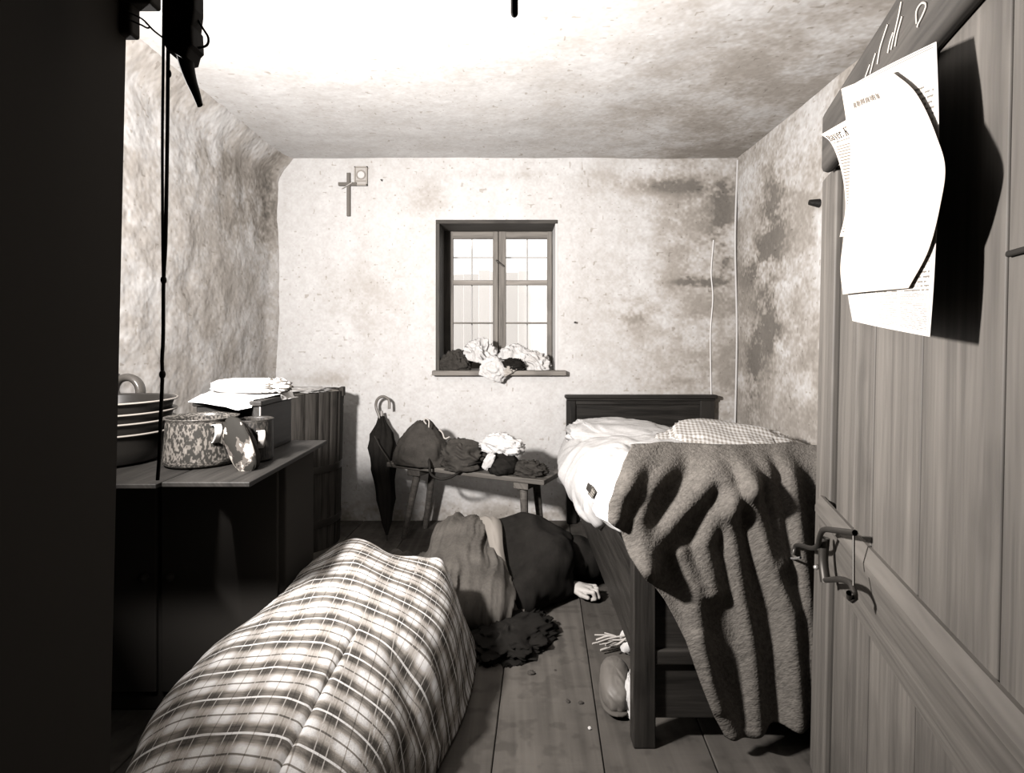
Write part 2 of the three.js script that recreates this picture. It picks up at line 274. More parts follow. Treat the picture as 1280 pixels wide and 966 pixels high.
{ // left wall: uneven hand-thrown plaster that rounds over into the ceiling
  const D0 = 0.53, D1 = 3.52, H = CEIL + 0.02;
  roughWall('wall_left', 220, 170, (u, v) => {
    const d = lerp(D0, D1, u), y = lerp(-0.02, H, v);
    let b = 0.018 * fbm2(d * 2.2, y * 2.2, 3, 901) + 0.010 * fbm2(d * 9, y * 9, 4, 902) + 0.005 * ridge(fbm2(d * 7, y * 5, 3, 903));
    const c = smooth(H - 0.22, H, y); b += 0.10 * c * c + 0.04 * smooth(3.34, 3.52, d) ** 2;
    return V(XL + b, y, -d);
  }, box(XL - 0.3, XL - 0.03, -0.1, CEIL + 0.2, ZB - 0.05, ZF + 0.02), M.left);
}
{
  const D0 = 0.53, D1 = 3.52;
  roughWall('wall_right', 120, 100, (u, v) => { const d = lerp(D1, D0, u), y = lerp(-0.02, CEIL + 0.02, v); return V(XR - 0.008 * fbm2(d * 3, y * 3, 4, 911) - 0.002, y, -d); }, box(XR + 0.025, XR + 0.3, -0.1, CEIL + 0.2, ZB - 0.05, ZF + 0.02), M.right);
  roughWall('ceiling', 110, 110, (u, v) => { const x = lerp(XL - 0.03, XR + 0.03, u), d = lerp(D1, D0, v); return V(x, CEIL - 0.010 * fbm2(x * 2, d * 2, 4, 921) - 0.002, -d); }, box(XL - 0.3, XR + 0.3, CEIL + 0.025, CEIL + 0.25, ZB - 0.05, ZF + 0.02), M.ceil);
}
// front wall with the doorway the camera looks through; the small dark passage behind it
const JL = -0.373, JR = 0.50, LINTEL = 1.70;
{
  const s = new THREE.Shape([[XL - 0.3, -0.1], [-0.400, -0.1], [-0.3605, LINTEL], [JR, LINTEL], [JR, -0.1], [XR + 0.3, -0.1], [XR + 0.3, CEIL + 0.25], [XL - 0.3, CEIL + 0.25]].map(p => new THREE.Vector2(p[0], p[1])));
  const g = new THREE.ExtrudeGeometry(s, { depth: 0.42, bevelEnabled: false }); g.translate(0, 0, ZF); smesh('wall_front', g, M.frameBlack);
  const p = structure('wall_passage');
  const T = 0.1, X0 = -1.0, X1 = 1.0, Z1 = 0.9;
  for (const [a, b, c, d, e, f] of [[X0 - T, X0, -0.1, 2.3, -0.13, Z1], [X1, X1 + T, -0.1, 2.3, -0.13, Z1], [X0 - T, X1 + T, -0.1, 2.3, Z1, Z1 + T], [X0 - T, X1 + T, 2.2, 2.3, -0.13, Z1]]) mesh('wall_panel', box(a, b, c, d, e, f, 0.002), M.frameBlack, p);
  const t = structure('trim_1');   // timber lining of the doorway
  const a = W(168, 60, 0.545), b = W(150, 8, 0.545);
  mesh('corbel', box(JL, a.x, W(0, 45, 0.545).y, LINTEL, -0.555, -0.54, 0.003), M.frameBlack, t);
  mesh('corbel', box(JL, W(190, 0, 0.54).x, b.y, LINTEL, -0.556, -0.538, 0.003), M.frameBlack, t);
}
// thin plaster seams in the right-hand corner of the window wall
{
  const g1 = tube([W(892, 300, 3.487), W(889, 340, 3.487), W(891, 372, 3.487), W(888, 420, 3.487), W(889, 495, 3.487)], 0.004, 40, 6);
  const g2 = tube([W(922, 200, 3.48), W(919, 300, 3.48), W(921, 420, 3.48), W(918, 560, 3.48)], 0.006, 40, 6);
  smesh('trim_2', g1, mat(0.46, 0.95)); smesh('trim_3', g2, mat(0.36, 0.95));
}

// ---------------------------------------------------------------- window
{
  const D = 3.74, f = (x) => W(x, 0, D).x, h = (y) => W(0, y, D).y;
  const w = structure('window_1');
  // timber lining of the opening
  mesh('lining', box(WX0 - 0.002, WX1 + 0.002, WY1 - 0.022, WY1 + 0.002, ZB - 0.33, ZB + 0.004), M.liningWood, w);
  mesh('lining', box(WX0 - 0.002, WX0 + 0.022, WY0, WY1 - 0.02, ZB - 0.33, ZB + 0.004), M.liningWood, w);
  mesh('lining', box(WX1 - 0.014, WX1 + 0.002, WY0, WY1 - 0.02, ZB - 0.33, ZB + 0.002), mat(0.36, 0.9), w);  // lit side of the opening: its brightness is put into a pale colour
  mesh('sill', box(W(540, 0, 3.44).x, W(708, 0, 3.44).x, WY0 - 0.028, WY0 + 0.002, ZB - 0.36, ZB + 0.06, 0.006), M.windowWood, w);
  const fx0 = f(556), fx1 = f(694), fy1 = h(285), fy0 = h(462);
  mesh('frame', merge([box(WX0, f(563), fy0, fy1, -D - 0.05, -D + 0.01), box(f(690), WX1, fy0, fy1, -D - 0.05, -D + 0.01), box(WX0, WX1, fy1 - 0.01, WY1, -D - 0.05, -D + 0.01)]), M.liningWood, w);
  for (const [x0, x1, kind] of [[563, 622.6, 'sash'], [623.4, 690, 'sash']]) {
    const sash = new THREE.Group(); sash.name = kind; w.add(sash);
    const a = f(x0), b = f(x1), st = 0.034, y0 = fy0, y1 = h(289), z0 = -D - 0.04, z1 = -D;
    mesh('stile', box(a, a + st * (x0 < 600 ? 0.5 : 1.4), y0, y1, z0, z1), M.windowWood, sash);
    mesh('stile', box(b - st * (x0 < 600 ? 1.0 : 0.9), b, y0, y1, z0, z1), M.windowWood, sash);
    mesh('rail', box(a + 0.002, b - 0.002, h(298), y1 - 0.001, z0 + 0.002, z1 - 0.002), M.windowWood, sash);
    mesh('rail', box(a + 0.002, b - 0.002, y0 + 0.001, y0 + 0.05, z0 + 0.002, z1 - 0.002), M.windowWood, sash);
    mesh('glazing_bar', box(a, b, h(356), h(350), z0 + 0.005, z1 - 0.004), M.windowWood, sash);
    mesh('glazing_bar', box(a, b, h(404.6), h(402.6), z0 + 0.005, z1 - 0.008), M.windowWood, sash);
    const glass = new THREE.MeshPhysicalMaterial({ color: 0xffffff, transmission: 1, roughness: 0.02, thickness: 0, ior: 1.45 });
    for (const [q0, q1] of [[298, 350], [356, 402.6], [404.6, 452]]) mesh('pane', box(a + 0.015, b - 0.02, h(q1), h(q0), z0 + 0.018, z0 + 0.021, 0.0005), glass, sash);
  }
  mesh('meeting_bead', box(f(620), f(626), fy0 + 0.002, h(290), -D - 0.048, -D - 0.041, 0.002), M.liningWood, w);
  mesh('latch', merge([bar(W(620, 325, D - 0.012), W(630, 333, D - 0.012), 0.005), ball(W(623, 328, D - 0.01), 0.008)]), M.iron, w);
  mesh('hinge', box(f(691), f(694), h(310), h(298), -D, -D + 0.012), M.steel, w);
  mesh('hinge', box(f(690), f(696), h(440), h(432), -D, -D + 0.015), M.iron, w);
  mesh('latch_rod', bar(W(691.5, 305, D - 0.02), W(690.5, 440, D - 0.02), 0.004), M.iron, w);
}
// iron grille outside the window and the board fence beyond it
{
  const g = thing('window_grille', 'thin iron bars outside the window panes', 'grille');
  for (const x of [590, 659]) { const q = W(x, 0, 3.86).x; mesh('bar', bar(V(q, WY0 - 0.02, -3.86), V(q, WY1 + 0.02, -3.86), 0.005), mat(0.35, 0.6), g); }
  { const q = W(0, 322, 3.86).y; mesh('bar', bar(V(WX0 - 0.02, q, -3.86), V(WX1 + 0.02, q, -3.86), 0.004), mat(0.35, 0.6), g); }
  const fence = thing('board_fence', 'pale weathered board fence seen outside through the window', 'fence');
  const r = rng(5), D = 7.2, y1 = W(0, 338, D).y; let x = -2.4;
  const tones = [0.72, 0.82, 0.9].map(l => mat(l, 0.95));
  while (x < 2.0) { const w = 0.13 + 0.06 * r(); mesh('board', box(x, x + w - 0.005, -0.3, y1 + 0.06 * (r() - 0.5) + 0.05 * x, -D - 0.02, -D, 0.002), tones[Math.floor(r() * 3)], fence); x += w; }
  mesh('rail', box(-2.4, 2.0, 0.55, 0.63, -D - 0.06, -D - 0.021), tones[0], fence);
  smesh('ground_outside', box(-6, 6, -0.6, -0.3, -12, ZB - WALL_T - 0.01, 0.01), mat(0.45, 1));
}

// ---------------------------------------------------------------- bed
const BX0 = 0.324, BX1 = 1.205, FOOT = 1.54;
{
  const b = thing('bedstead', 'dark-stained wooden bedstead with panelled headboard against the window wall', 'bed');
  const zh = ZB + 0.015, top = W(0, 493, 3.45).y;
  const hb = new THREE.Group(); hb.name = 'headboard'; b.add(hb);
  mesh('cap', box(BX0 - 0.01, BX1 + 0.015, top - 0.022, top, zh, zh + 0.06, 0.008), M.bedWood, hb);
  mesh('cap_moulding', box(BX0, BX1 + 0.005, top - 0.036, top - 0.022, zh + 0.005, zh + 0.048, 0.006), M.bedWood, hb);
  mesh('stile', box(BX0, BX0 + 0.055, 0.3, top - 0.036, zh + 0.005, zh + 0.042), M.bedWood, hb);
  mesh('stile', box(BX1 - 0.085, BX1, 0.3, top - 0.036, zh + 0.005, zh + 0.042), M.bedWood, hb);
  mesh('panel', box(BX0 + 0.05, BX1 - 0.08, 0.3, top - 0.05, zh + 0.008, zh + 0.024), M.bedWood, hb);
  mesh('panel_moulding', box(BX0 + 0.05, BX1 - 0.08, top - 0.062, top - 0.036, zh + 0.008, zh + 0.034, 0.006), M.bedWood, hb);
  const fb = new THREE.Group(); fb.name = 'footboard'; b.add(fb);
  mesh('cap', box(BX0 - 0.005, BX1 + 0.01, 0.755, 0.775, -FOOT - 0.055, -FOOT + 0.0, 0.006), M.bedWood, fb);
  mesh('stile', box(BX0, BX0 + 0.06, 0.0, 0.755, -FOOT - 0.05, -FOOT), M.bedWood, fb);
  mesh('stile', box(BX1 - 0.06, BX1, 0.0, 0.755, -FOOT - 0.05, -FOOT), M.bedWood, fb);
  mesh('panel', box(BX0 + 0.055, BX1 - 0.055, 0.07, 0.755, -FOOT - 0.035, -FOOT - 0.018), M.bedWood, fb);
  mesh('lower_rail', box(BX0 + 0.055, BX1 - 0.055, 0.22, 0.26, -FOOT - 0.04, -FOOT - 0.004), M.bedWood, fb);
  for (const s of [0, 1]) { const x0 = s ? BX1 - 0.035 : BX0; const g = box(x0, x0 + 0.035, 0.235, 0.50, zh + 0.03, -FOOT - 0.04, 0.006); mesh('side_rail', g, M.bedWood, b); }
  for (const x of [BX0, BX1 - 0.06]) mesh('leg', box(x, x + 0.06, 0, 0.3, zh + 0.0, zh + 0.05), M.bedWood, b);
  for (let k = 0; k < 5; k++) mesh('slat', box(BX0 + 0.03, BX1 - 0.03, 0.25, 0.27, -3.2 + k * 0.36, -3.1 + k * 0.36), M.darkWood, b);
}
{ // straw mattress
  const g = lump(0.405, 0.15, 0.90, { seed: 3, folds: 0.05, freq: 3, flat: 0.9, power: 6, n: 48 }); g.scale(1, 0.72, 1); placed(g, 0.775, 0.275, -2.50);
  tag(mesh('straw_mattress', g, M.linenGrey), 'greyish straw mattress lying in the bedstead under the white feather bed', 'mattress');
}
{ // white feather bed hanging over the near side of the bed
  const bt = thing('feather_bed', 'rumpled white feather bed hanging over the left side of the bed', 'bedding');
  const sec = catmull([V(1.12, 0.60, 0), V(0.9, 0.63, 0), V(0.6, 0.645, 0), V(0.42, 0.64, 0), V(0.32, 0.60, 0), V(0.275, 0.535, 0), V(0.272, 0.47, 0), V(0.30, 0.41, 0), V(0.322, 0.415, 0)]);
  const fn = (u, v) => {
    const d = lerp(1.62, 3.30, v), p = sec(u), side = smooth(0.45, 0.75, u);
    const low = lerp(0.0, 0.10, smooth(2.2, 3.2, d)) + 0.16 * smooth(2.15, 1.75, d);     // the hem rises towards the head
    let x = p.x, y = p.y + side * low * smooth(0.62, 0.40, p.y) * 0.9 + 0.02 * side * noise2(d * 5, 3, 44);
    const wr = 0.024 * ridge(noise3(x * 5 + 2 * noise2(d * 4, y * 4, 31), y * 9, d * 6)) + 0.02 * fbm3(x * 4, y * 4, d * 4, 3) + 0.012 * ridge(noise3(x * 13, y * 16 + d * 9, d * 5));
    x -= side * (wr - 0.02 + 0.012 * Math.sin(d * 5)) - 0.03 * side * smooth(2.6, 3.3, d) * 0; y += (1 - side) * wr * 1.3 + 0.06 * (1 - side) * smooth(2.1, 1.7, d);
    y -= 0.10 * smooth(2.1, 3.0, d);
    return V(x, y, -d);
  };
  mesh('cover', sheet(150, 170, fn, 0.016, (u, v, p) => [p.x + p.y, p.z]), M.linen, bt);
  const find = (px, py) => { let best = [9e9]; for (let i = 60; i <= 100; i++) for (let j = 0; j <= 100; j++) { const p = fn(i / 100, j / 100), sx = 640 + p.x / -p.z * FOCAL, sy = HORIZON + (EYE - p.y) / -p.z * FOCAL, e = Math.hypot(sx - px, sy - py); if (e < best[0]) best = [e, i / 100, j / 100]; } return best; };
  const patch = (px, py, du, dv, off) => { const b = find(px, py); return sheet(16, 16, (u, v) => { const p = fn(clamp(b[1] + (u - 0.5) * du), clamp(b[2] + (v - 0.5) * dv)); p.x -= off; p.y += off * 0.25; return p; }, 0.004, (u, v) => [u * 0.35, v * 0.35]); };
  const check = tex(128, 128, (u, v) => { const a = (u * 8 % 1) < 0.5 ? 1 : 0, b = (v * 8 % 1) < 0.5 ? 1 : 0; return [0.16, 0.09, 0.035][a + b]; }); check.repeat.set(1.3, 1.3);
  mesh('patch', patch(748, 619, 0.065, 0.045, 0.022), matMap(check, 0.92), bt).userData.label = 'small checked patch sewn on the white cover';
  mesh('tear', patch(754, 606, 0.04, 0.045, 0.024), M.darkCloth, bt).userData.label = 'dark tear above the patch';
}
{
  const p = lump(0.30, 0.085, 0.17, { seed: 8, folds: 0.16, freq: 1.8, flat: 0.7, n: 80, power: 2.6 }); placed(p, 0.60, 0.50, -3.19, 0.12, 0.12, -0.05);
  tag(mesh('pillow', p, M.linen), 'plump plain white pillow against the left of the headboard', 'pillow');
  const q = lump(0.16, 0.035, 0.13, { seed: 18, folds: 0.4, freq: 2.5, flat: 0.6, n: 60 }); placed(q, 0.92, 0.53, -2.95, 0.3);
  tag(mesh('bed_sheet', q, M.linen), 'small rumple of white bed sheet between the pillows', 'sheet');
  const ging = tex(256, 256, (u, v) => { const a = (u * 16 % 1) < 0.5 ? 1 : 0, b = (v * 16 % 1) < 0.5 ? 1 : 0; return [0.38, 0.27, 0.15][a + b]; }, { repeat: [3.0, 2.0] });
  ging.wrapS = ging.wrapT = THREE.RepeatWrapping;
  M.gingham = matMap(ging, 0.92);
  const c = lump(0.30, 0.075, 0.19, { seed: 21, folds: 0.22, freq: 1.6, flat: 0.7, n: 80, power: 2.8 });
  { const pp = c.attributes.position, uu = c.attributes.uv; for (let i = 0; i < pp.count; i++) uu.setXY(i, pp.getX(i) * 1.2, pp.getZ(i) * 1.2); }
  placed(c, 0.93, 0.575, -2.45, -0.2, 0.25, -0.10);
  tag(mesh('pillow', c, M.gingham), 'small-checked pillow on the right of the bed behind the wool blanket', 'pillow');
}
{ // wool blanket thrown over the footboard
  const S = 481, top = 0.79;                             // front plane about 1.5 m away
  const px = (x) => (x - 640) / S, py = (y) => EYE - (y - HORIZON) / S;
  const left = polyline([[565, 792], [580, 778], [600, 768], [625, 760], [645, 759], [660, 776], [690, 786], [712, 802], [752, 832], [800, 859], [850, 876], [890, 892], [916, 906]]);
  const folds = [ // polyline of the crest, width px, height m
    [[[815, 566], [790, 585], [772, 615], [765, 645]], 15, 0.050], [[[838, 578], [812, 606], [798, 645], [796, 690], [806, 716]], 15, 0.042],
    [[[900, 572], [878, 605], [850, 635], [822, 668], [806, 700]], 17, 0.048], [[[948, 585], [915, 620], [893, 640], [878, 680], [890, 735]], 15, 0.036],
    [[[850, 690], [866, 730], [872, 790], [885, 850], [915, 915]], 13, 0.032], [[[905, 600], [912, 660], [925, 740], [940, 820], [945, 910]], 12, 0.034],
    [[[926, 575], [938, 630], [955, 690], [982, 760], [988, 830], [992, 900]], 13, 0.046], [[[958, 580], [968, 640], [975, 700]], 9, 0.022], [[[985, 575], [993, 640], [1003, 720], [1012, 800], [1016, 890]], 13, 0.036],
    [[[1045, 580], [1050, 700], [1060, 880]], 16, 0.04], [[[1090, 580], [1100, 700], [1105, 880]], 16, 0.04], [[[1140, 580], [1145, 700], [1150, 880]], 16, 0.04], [[[870, 790], [880, 830], [893, 880]], 8, 0.012],
  ];
  const segd = (x, y, a, b) => { const dx = b[0] - a[0], dy = b[1] - a[1], t = clamp(((x - a[0]) * dx + (y - a[1]) * dy) / (dx * dx + dy * dy)); return Math.hypot(x - a[0] - dx * t, y - a[1] - dy * t); };
  const rise = (x, y) => { let h = 0; for (const [pts, w, a] of folds) { let d = 1e9; for (let i = 0; i < pts.length - 1; i++) d = Math.min(d, segd(x, y, pts[i], pts[i + 1])); h += a * Math.exp(-(d * d) / (w * w)); } return h; };
  const fn = (u, v) => {
    if (v < 0.14) {            // the part lying on the bed behind the footboard
      const t = v / 0.14, d = lerp(1.86, 1.565, t), xs = lerp(792 + 26 * (1 - t), 1208, u);
      const yy = lerp(0.700, top + 0.004, smooth(0, 1, t));
      return V(px(xs) * lerp(1.12, 1.02, t), yy + 0.012 * fbm2(xs * 0.02, t * 2, 3, 91) + 0.012 * Math.exp(-(((xs - 830) / 26) ** 2)) * 1, -d);
    }
    const t = (v - 0.14) / 0.86, lowest = lerp(917, 892, smooth(0.1, 0.5, u)) + 6 * Math.sin(u * 21);
    const ys = lerp(563, lowest, t), lx = left(ys)[0], xs = lerp(lx, 1208, u);
    const h = rise(xs, ys) * (0.25 + 0.75 * smooth(563, 610, ys));
    const over = smooth(598, 563, ys);          // rounding over the footboard
    const wav = 0.010 * fbm2(xs * 0.018, ys * 0.006, 3, 92);
    return V(px(xs), Math.min(py(ys) + 0.006 * over, top + 0.014 + 0.010 * fbm2(xs * 0.02, 0, 2, 94)), -(1.518 - h - wav - 0.03 * smooth(700, 560, ys) * smooth(840, 770, xs)) - 0.045 * over * over);
  };
  tag(mesh('wool_blanket', sheet(260, 200, fn, 0.006, (u, v, p) => [p.x, p.y - p.z * 0.8]), M.wool), 'coarse grey-brown wool blanket hanging in folds over the foot of the bed', 'blanket');
}
// things under the bed
function shoe(name, label, cat, L, wdt, m, solem) {
  const s = thing(name, label, cat);
  const up = lump(L / 2, 0.05, wdt / 2, { seed: 41, folds: 0.08, freq: 2, flat: 0.5, n: 40, power: 2.4 }); mesh('upper', up, m, s);
  const so = lump(L / 2 * 1.04, 0.012, wdt / 2 * 1.06, { seed: 44, folds: 0.03, freq: 2, flat: 1, n: 32, power: 2.6 }); so.translate(0, -0.014, 0); mesh('sole', so, solem, s);
  return s;
}
{
  const s = shoe('shoe', 'worn dark leather shoe lying half under the bed beside the floor joint', 'shoe', 0.22, 0.095, mat(0.07, 0.55), mat(0.05, 0.8));
  s.position.copy(W(769, 868, 1.76)).setY(0.02); s.rotation.y = Math.PI / 2 - 0.12;
  const r = thing('straw_tuft', 'tuft of pale straw and torn rag sticking out above the shoe', 'straw'), q = rng(71);
  const o = W(782, 822, 2.02).setY(0.03); const pm = mat(0.25, 0.9);
  for (let k = 0; k < 12; k++) { const a = 2.5 + 0.9 * (q() - 0.5), L = 0.06 + 0.09 * q(), e = V(o.x - L * Math.abs(Math.cos(a)) * 1.1, 0.012 + 0.05 * q(), o.z + L * (q() - 0.3)); const m1 = o.clone().lerp(e, 0.5); m1.y += 0.02 * q(); mesh('straw', tube([V(o.x + 0.02 * q(), o.y + 0.05 * q(), o.z + 0.03 * q()), m1, e], 0.0022 + 0.002 * q(), 8, 5), pm, r); }
  const rag = lump(0.035, 0.075, 0.03, { seed: 52, folds: 0.6, freq: 2.6, flat: 0.5, n: 36, dir: [2, 0.6, 2] }); placed(rag, o.x + 0.012, 0.004, o.z, 0, 0, -0.35); mesh('rag', rag, M.cotton, r);
  const p = W(783, 870, 1.70); const rg = lump(0.016, 0.09, 0.02, { seed: 54, folds: 0.5, freq: 2.8, flat: 0.4, n: 30 }); placed(rg, p.x + 0.008, 0.004, p.z + 0.03);
  tag(mesh('rag', rg, M.cotton), 'narrow strip of white rag beside the shoe at the bed leg', 'rag');
}

// ---------------------------------------------------------------- shelf and what stands on it
const SY = 0.75;
{
  const s = thing('low_cupboard', 'closed near-black cupboard with a plank top along the left wall', 'cupboard');
  const y0 = SY - 0.013;
  mesh('top_plank', box(-0.84, -0.628, y0, SY, -1.965, -1.383, 0.003), M.shelfWood, s);
  mesh('top_plank', box(-1.42, -0.844, y0, SY - 0.001, -1.965, -1.368, 0.003), M.shelfWood, s);
  const body = mesh('body', box(-1.40, -0.665, 0, y0, -1.94, -1.70, 0.006), M.darkPaint, s);
  for (const [x0, x1] of [[-1.38, -1.04], [-1.025, -0.685]]) { const dr = mesh('door', box(x0, x1, 0.06, y0 - 0.03, -1.702, -1.687, 0.004), M.darkPaint, s); mesh('knob', ball(V(x0 < -1.2 ? x1 - 0.03 : x0 + 0.03, 0.4, -1.68), 0.012), M.darkPaint, dr); }
}
{ // nested dark bowls
  const r = thing;
  for (let k = 0; k < 4; k++) {
    const R = [0.172, 0.170, 0.168, 0.166][3 - k], y = SY + [0, 0.030, 0.055, 0.085][k], H = 0.085;
    const prof = [[0.0, 0.004], [R * 0.74, 0.004], [R * 0.80, 0.008], [R * 0.90, H * 0.5], [R * 0.97, H - 0.004], [R * 1.02, H], [R * 1.03, H + 0.003], [R * 1.0, H + 0.006], [R * 0.95, H + 0.001], [R * 0.885, H * 0.5], [R * 0.78, 0.014], [0, 0.012]];
    const t = r('enamel_bowl', ['lowest dark enamel bowl of the stack on the cupboard top', 'second dark enamel bowl from the bottom of the stack', 'third dark enamel bowl from the bottom of the stack', 'topmost dark enamel bowl of the stack beside the speckled pot'][k], 'bowl', 'stacked enamel bowls');
    const g = lathe(prof, 48); mesh('bowl', g, mat(0.010, 0.3), t);
    const rim = new THREE.TorusGeometry(R * 1.02, 0.0028, 6, 56); rim.rotateX(Math.PI / 2); rim.translate(0, H + 0.003, 0); mesh('rim', rim, mat(0.12, 0.35), t);
    t.position.set(-1.14, y, -1.62);
  }
  const j = thing('jug', 'metal jug with a broad ring handle behind the bowls', 'jug');
  const jm = mat(0.035, 0.3);
  mesh('body', lathe([[0, 0], [0.065, 0], [0.07, 0.02], [0.062, 0.12], [0.045, 0.19], [0.05, 0.23], [0.047, 0.23], [0.042, 0.19], [0.055, 0.1], [0, 0.01]], 28), jm, j);
  const h = new THREE.TorusGeometry(0.043, 0.012, 8, 30); h.scale(1, 1.05, 1.6); h.translate(0.083, 0.175, 0); mesh('handle', h, jm, j);
  j.position.set(-1.322, SY, -1.86);
}
const speckMap = tex(512, 512, (u, v) => { const n = fbm2(u * 110, v * 60, 3, 1201) + 0.5 * noise2(u * 200, v * 110, 1203); return n > 0.02 ? 0.04 + 0.035 * clamp(n) : 0.012; });
M.speck = matMap(speckMap, 0.35);
{
  const t = thing('enamel_pot', 'large speckled grey enamel pot with strap handle at the front of the cupboard top', 'pot');
  mesh('body', lathe([[0, 0.002], [0.088, 0.002], [0.095, 0.008], [0.096, 0.02], [0.0925, 0.07], [0.089, 0.118], [0.090, 0.124], [0.0945, 0.128], [0.0945, 0.131], [0.089, 0.129], [0.0855, 0.118], [0.089, 0.07], [0.092, 0.012], [0, 0.008]], 56), M.speck, t);
  const hd = (a, r, y, hgt, w) => { const path = catmull([V(r, y + hgt, 0), V(r + w * 0.8, y + hgt * 1.02, 0), V(r + w, y + hgt * 0.55, 0), V(r + w * 0.45, y, 0), V(r, y - 0.004, 0)]); const g = sheet(4, 20, (u, v) => { const p = path(v); return V(p.x, p.y, (u - 0.5) * 0.018); }, 0.003); g.rotateY(a); return g; };
  mesh('handle', hd(-0.75, 0.089, 0.07, 0.045, 0.03), mat(0.3, 0.35), t);
  t.position.set(-0.858, SY, -1.600);
  const p = thing('small_pot', 'small dark speckled pot half hidden behind the leaning slipper', 'pot');
  mesh('body', lathe([[0, 0.002], [0.047, 0.002], [0.05, 0.008], [0.048, 0.112], [0.051, 0.117], [0.049, 0.119], [0.045, 0.113], [0.046, 0.01], [0, 0.006]], 36), matMap(speckMap, 0.5, { color: tcol(0.35) }), p);
  mesh('handle', hd(-0.9, 0.048, 0.045, 0.045, 0.024), mat(0.28, 0.3), p);
  p.position.set(-0.728, SY, -1.635);
  // slipper leaning with its sole to the camera
  const s = thing('slipper', 'worn slipper leaning sole outward against the speckled pot', 'slipper');
  const soleMap = tex(256, 256, (u, v) => { const n = fbm2(u * 7, v * 7, 4, 1301); return v > 0.62 + 0.2 * n ? 0.007 : n > 0.1 ? 0.11 : n > -0.05 ? 0.03 : 0.007; });
  const so = lump(0.034, 0.080, 0.010, { seed: 61, folds: 0.06, freq: 2.2, flat: 1, n: 44, power: 2.5 }); mesh('sole', so, matMap(soleMap, 0.75), s);
  const up = lump(0.032, 0.074, 0.026, { seed: 63, folds: 0.1, freq: 2, flat: 1, n: 36, power: 2.3 }); up.translate(0, 0.004, -0.022); mesh('upper', up, mat(0.01, 0.8), s);
  const b = W(312, 590, 1.50); s.position.set(b.x, SY - 0.004, b.z); s.rotation.set(-0.25, -0.1, 0.50, 'YXZ');
}
{ // box with paper and loaf on top
  const bx = thing('wooden_box', 'dark wooden box carrying the white paper on the cupboard top', 'box');
  mesh('body', box(-0.93, -0.742, SY, 0.895, -1.945, -1.70, 0.004), M.darkWood, bx);
  mesh('lid', box(-0.938, -0.734, 0.895, 0.912, -1.953, -1.692, 0.004), M.darkWood, bx);
  mesh('edge_highlight', box(-0.7435, -0.7395, 0.80, 0.893, -1.704, -1.698, 0.001), M.steel, bx);  // bright strip standing in for the highlight on the box edge
  const A = W(235, 503, 1.69), B = W(297, 513, 1.63), C = W(373, 498, 1.93), Dp = W(268, 487, 1.93);
  const pg = sheet(40, 40, (u, v) => { const p = A.clone().lerp(B, u), q = Dp.clone().lerp(C, u), r = p.lerp(q, v); const rest = 0.914; r.y = lerp(r.y, rest, smooth(0, 0.25, Math.min(u, v, 1 - u, 1 - v))); r.y = Math.max(r.y, (r.x < -0.733 && r.z > -1.953 && r.z < -1.692 && r.x > -0.938) ? 0.9145 : 0.86); r.y += 0.006 * ridge(noise2(u * 3, v * 3, 66)); return r; }, 0.0012);
  tag(mesh('paper_sheet', pg, M.paper), 'blank white paper sheet lying over the dark box', 'paper');
  const loafMap = tex(256, 256, (u, v) => { const n = fbm2(u * 14, v * 14, 4, 1401); return (u + 0.1 * n) % 1 > 0.0 && n > 0.05 ? 0.05 : 0.32; });
  const lf = thing('bread_loaf', 'long pale flour-dusted loaf with a dark broken end on the box', 'bread');
  const l = lump(0.125, 0.026, 0.045, { seed: 72, folds: 0.08, freq: 2, flat: 0.8, n: 52, power: 2.6 }); mesh('crust', l, mat(0.38, 0.9), lf);
  const e = lump(0.055, 0.024, 0.044, { seed: 77, folds: 0.35, freq: 3.2, flat: 0.8, n: 44 }); e.translate(0.085, 0.001, 0); mesh('broken_end', e, matMap(loafMap, 0.9), lf);
  const p = W(310, 480, 1.87); lf.position.set(p.x, 0.921, p.z); lf.rotation.y = -0.12;
}
{ // wooden tub in the corner
  const t = thing('wooden_tub', 'tall wooden stave tub in the corner behind the black cupboard', 'tub');
  const R0 = 0.228, R1 = 0.250, H = 0.815, n = 22;
  for (let k = 0; k < n; k++) {
    const a0 = k / n * Math.PI * 2 + 0.001, a1 = (k + 1) / n * Math.PI * 2 - 0.001, ps = [];
    const g = sheet(3, 2, (u, v) => { const a = lerp(a1, a0, u), r = lerp(R0, R1, v); return V(Math.cos(a) * r, v * (H + 0.004 * Math.sin(k * 7)), Math.sin(a) * r); }, 0.018, (u, v) => [v * H + k * 0.31, u * 0.07 + k * 0.13]);
    mesh('stave', g, M.tubWood, t);
  }
  for (const y of [0.14, 0.42]) { const g = lathe([[lerp(R0, R1, y / H) + 0.001, y - 0.018], [lerp(R0, R1, y / H) + 0.004, y - 0.018], [lerp(R0, R1, (y + 0.03) / H) + 0.004, y + 0.018], [lerp(R0, R1, y / H) + 0.001, y + 0.018]], 48); mesh('hoop', g, M.iron, t); }
  const lid = lathe([[0, H - 0.02], [R1 - 0.024, H - 0.02], [R1 - 0.024, H - 0.006], [0, H - 0.006]], 40); mesh('lid', lid, mat(0.2, 0.9), t);
  mesh('lug', box(R1 - 0.018, R1 + 0.006, H - 0.03, H + 0.02, -0.03, 0.03), M.tubWood, t);
  t.position.set(-1.170, 0, -3.13); t.rotation.y = 0.1;
  const cl = lump(0.15, 0.016, 0.13, { seed: 81, folds: 0.5, freq: 2.2, flat: 0.6, n: 44 }); placed(cl, -1.15, 0.810, -3.12);
  tag(mesh('flour_cloth', cl, M.cotton), 'flat white cloth on top of the tub', 'cloth');
}

